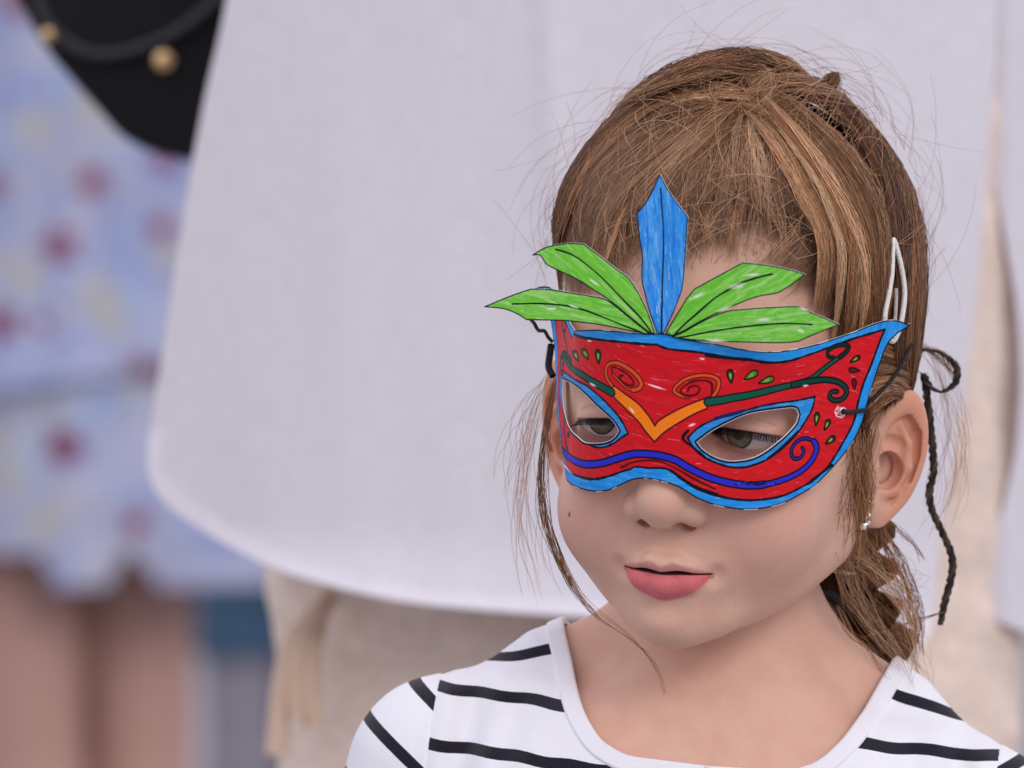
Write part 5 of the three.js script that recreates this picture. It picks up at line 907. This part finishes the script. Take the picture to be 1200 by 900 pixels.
{
  // bag between the two adults
  const d = 3.98, s = d / FPX * 1000, P = (l) => l.map(([a, b]) => new THREE.Vector2((a - 150) * s / 1000, -(b + 30) * s / 1000)), at = place(150, -30, CAM_Z - d);
  const bag = thing('handbag', 'black leather shoulder bag with a gold stud on its flap hanging beside the white tunic', 'bag', at);
  const leather = noiseTexture(256, 256, (x, y) => 0.5 + 0.3 * perlin.noise(x * 0.2, y * 0.2, 3) + 0.2 * perlin.noise(x * 0.5, y * 0.5, 1)); leather.repeat.set(12, 12);
  const blk = std(0.006, 0.0055, 0.0065, 0.5, { specularIntensity: 0.4, bumpMap: leather, bumpScale: 0.0004 });
  const shape = (l) => new THREE.Shape(new THREE.SplineCurve(P(l)).getPoints(90));
  const body = new THREE.ExtrudeGeometry(shape([[-30, -330], [0, -120], [22, -40], [42, 10], [68, 52], [98, 88], [130, 124], [152, 148], [184, 163], [225, 171], [300, 172], [352, 150], [372, 40], [380, -120], [370, -330], [170, -350], [-30, -330]]), { depth: 0.05, bevelEnabled: true, bevelSize: 0.006, bevelThickness: 0.01, bevelSegments: 6, curveSegments: 12 }); body.translate(0, 0, -0.06);
  part('bag_body', body, blk, bag);
  const edge = [[30, -120], [42, -30], [54, 18], [76, 46], [104, 62], [134, 64], [170, 55], [210, 36], [246, 8], [280, -30], [310, -120]];
  const flap = new THREE.ExtrudeGeometry(shape([[30, -330], ...edge, [330, -330], [30, -330]]), { depth: 0.004, bevelEnabled: true, bevelSize: 0.003, bevelThickness: 0.003, bevelSegments: 4 }); flap.translate(0, 0, 0.002);
  part('flap', flap, blk, bag);
  part('piping', new THREE.TubeGeometry(new THREE.CatmullRomCurve3(edge.map(([a, b]) => { const v = P([[a, b]])[0]; return new THREE.Vector3(v.x, v.y, 0.009); })), 80, 0.0028, 8), std(0.03, 0.028, 0.032, 0.3), bag);
  const gold = std(0.83, 0.56, 0.28, 0.3, { metalness: 1 }), st = (x, y, r, z) => { const v = P([[x, y]])[0], g = new THREE.SphereGeometry(r, 20, 14); g.scale(1, 1, 0.5); g.translate(v.x, v.y, z); part('stud', g, gold, bag); };
  st(193, 72, 0.005, 0.013); st(58, 42, 0.0034, 0.012);
  part('strap', new THREE.TubeGeometry(new THREE.CatmullRomCurve3([[20, -320], [80, -700], [180, -1000], [280, -700], [350, -320]].map(([a, b]) => { const v = P([[a, b]])[0]; return new THREE.Vector3(v.x, v.y, -0.03); })), 60, 0.006, 8), blk, bag);
}
{
  // adult in a flowered dress
  const d = 6.8, s = d / FPX * 1000, z0 = (CAM_Z - d) * 1000, U = (px) => (px - 600) * s, Vv = (py) => CAM_Y * 1000 - (py - 450) * s, cx = U(95), O = [cx / 1000, 0, z0 / 1000];
  const p = thing('person', 'adult with bare legs in pale blue dress with dark red flowers, behind the bag', 'person', O);
  const c = document.createElement('canvas'); c.width = 1024; c.height = 2048; const g = c.getContext('2d');
  const X = (px) => (px + 160) / 512 * 1024, Y = (py) => (py + 330) / 1024 * 2048;
  g.fillStyle = '#a0a3bc'; g.fillRect(0, 0, 1024, 2048);
  const petals = (x, y, r, col, core) => { const a0 = rnd() * 6; g.fillStyle = col; for (let i = 0; i < 5; i++) { const a = a0 + i * 1.257; g.beginPath(); g.ellipse(X(x) + Math.cos(a) * r * 1.1, Y(y) + Math.sin(a) * r * 1.1, r * 1.15, r * 0.8, a, 0, 7); g.fill(); } g.fillStyle = core; g.beginPath(); g.arc(X(x), Y(y), r * 0.5, 0, 7); g.fill(); };
  for (let i = 0; i < 420; i++) { g.globalAlpha = 0.35; petals(-160 + 512 * rnd(), -330 + 1024 * rnd(), 12 + 26 * rnd(), ['#93a9cc', '#828dbb', '#b4b4cc', '#a9a7b2', '#8495c4', '#b8b3a8'][i % 6], '#b9c4e6'); } g.globalAlpha = 1;
  for (const [x, y] of [[112, 130], [45, 155], [140, 375], [60, 610], [20, 560], [205, 300], [125, 345], [40, 330], [5, 515]]) petals(x, y, 22, '#a9a7a6', '#b3ac9a');
  for (const [x, y, r] of [[118, 217, 17], [80, 292, 20], [14, 381, 20], [86, 522, 22], [-2, 222, 16], [200, 190, 16], [178, 432, 15], [30, 8, 18], [195, 270, 14], [75, 20, 12], [-70, 300, 20], [-60, 480, 20], [170, 610, 15], [225, 540, 18], [60, 380, 10]]) { petals(x, y, r, '#7d2f4f', '#5c1c36'); petals(x + 22, y + 18, 8, '#6f7fb4', '#8fa0d0'); }
  const flower = new THREE.CanvasTexture(c); flower.colorSpace = THREE.SRGBColorSpace;
  const fab = new THREE.MeshPhysicalMaterial({ map: flower, roughness: 0.9, sheen: 0.2, side: THREE.DoubleSide });
  const seam = (x) => Vv(447) + (x - U(90)) * 0.18, ang = (x, z) => Math.atan2(z - z0, x - cx);
  const dress = (lower) => (x, y, z) => {
    const t = clamp((y - Vv(690)) / (Vv(-330) - Vv(690)), 0, 1), r = lerp(178, 132, sstep(0, 0.75, t)) + (lower ? 0 : 13 + 6 * sstep(60, 0, y - seam(x)));
    const a = ang(x, z), q = Math.hypot(x - cx, (z - z0) * 1.25); return (q - r - 3 * Math.sin(a * 9 + y * 0.006) * sstep(0.6, 0, t) - 3 * Math.sin(a * 17)) * 0.72;
  };
  const uv = (x, y) => [(x / s + 600 + 160) / 512, 1 - ((CAM_Y * 1000 - y) / s + 450 + 330) / 1024];
  const hem = (x) => { const px = x / s + 600; return Vv(643 + 44 * sstep(56, 84, px) * sstep(156, 128, px) + 40 * sstep(165, 200, px)); };
  part('blouse', simple(dress(false), [cx - 230, Vv(600), z0 - 210], [cx + 230, Vv(-300), z0 + 210], 9, O, { uv, keep: (x, y) => y > seam(x) }), fab, p);
  part('skirt', simple(dress(true), [cx - 230, Vv(740), z0 - 210], [cx + 230, Vv(300), z0 + 210], 9, O, { uv, keep: (x, y) => y > hem(x) && y < Vv(330) }), fab, p);
  const legs = (x, y, z) => { let q = cap(x, y, z, [U(14), Vv(560), z0 + 30], [U(40), Vv(930), z0 + 40], 56, 44); q = smin(q, cap(x, y, z, [U(40), Vv(930), z0 + 40], [U(52), 60, z0 + 20], 44, 30), 12); let w = cap(x, y, z, [U(150), Vv(560), z0 - 30], [U(158), Vv(930), z0 - 20], 56, 46); w = smin(w, cap(x, y, z, [U(158), Vv(930), z0 - 20], [U(165), 60, z0 - 50], 46, 30), 12); q = smin(q, w, 6);
    for (const [px, dz] of [[52, 20], [165, -50]]) q = smin(q, ell(x, y, z, U(px), 26, z0 + dz + 60, 40, 26, 100), 20); return smin(q, bust(cx, 1660, z0)(x, y, z), 5); };
  part('body', simple(legs, [U(-150), 0, z0 - 180], [U(350), 1680, z0 + 200], 10, O), adultSkin, p);
  part('hair', simple((x, y, z) => smax(ell(x, y, z, cx, 1545, z0, 92, 128, 110), z - z0 - 30 + (1570 - y) * 0.4, 10), [cx - 140, 1380, z0 - 160], [cx + 140, 1700, z0 + 130], 10, O), std(0.05, 0.03, 0.02, 0.6), p);
}
{
  // someone in denim shorts farther back
  const d = 8, s = d / FPX * 1000, z0 = (CAM_Z - d) * 1000, U = (px) => (px - 600) * s, Vv = (py) => CAM_Y * 1000 - (py - 450) * s, cx = U(330), O = [cx / 1000, 0, z0 / 1000];
  const p = thing('person', 'blurred figure in dark blue denim seen between the flowered dress and the beige trousers', 'person', O);
  const trouser = (x, y, z) => { let q = ell(x, y, z, cx, Vv(630), z0, 92, 80, 74); for (const [a, b] of [[288, 284], [372, 380]]) q = smin(q, cap(x, y, z, [U(a), Vv(640), z0], [U(b), Vv(770), z0 + 8], 50, 48), 16); return q; };
  part('shorts', simple(trouser, [cx - 160, Vv(840), z0 - 120], [cx + 160, Vv(540), z0 + 120], 8, O, { keep: (x, y) => y > Vv(766) }), std(0.035, 0.075, 0.135, 0.9), p);
  const leg = (x, y, z) => { let q = 1e9; for (const [a, b] of [[284, 288], [380, 376]]) q = Math.min(q, smin(smin(cap(x, y, z, [U(a), Vv(700), z0 + 6], [U(b), Vv(900), z0 + 8], 42, 36), cap(x, y, z, [U(b), Vv(900), z0 + 8], [U(b), 60, z0 - 5], 36, 26), 12), ell(x, y, z, U(b), 24, z0 + 50, 34, 24, 80), 16)); return q; };
  part('legs', simple(leg, [cx - 160, 0, z0 - 120], [cx + 160, Vv(690), z0 + 150], 8, O), std(0.23, 0.21, 0.25, 0.9), p);
  const coat = (x, y, z) => smin(ell(x, y, z, cx, 940, z0, 120, 210, 80), cap(x, y, z, [cx - 95, 1080, z0], [cx + 95, 1080, z0], 46, 46), 40);
  part('jacket', simple(coat, [cx - 180, 700, z0 - 120], [cx + 180, 1180, z0 + 120], 9, O), std(0.05, 0.09, 0.15, 0.9), p);
  part('body', simple(bust(cx, 1380, z0), [cx - 150, 1020, z0 - 140], [cx + 150, 1400, z0 + 140], 9, O), adultSkin, p);
}
renderer.render(scene, camera);
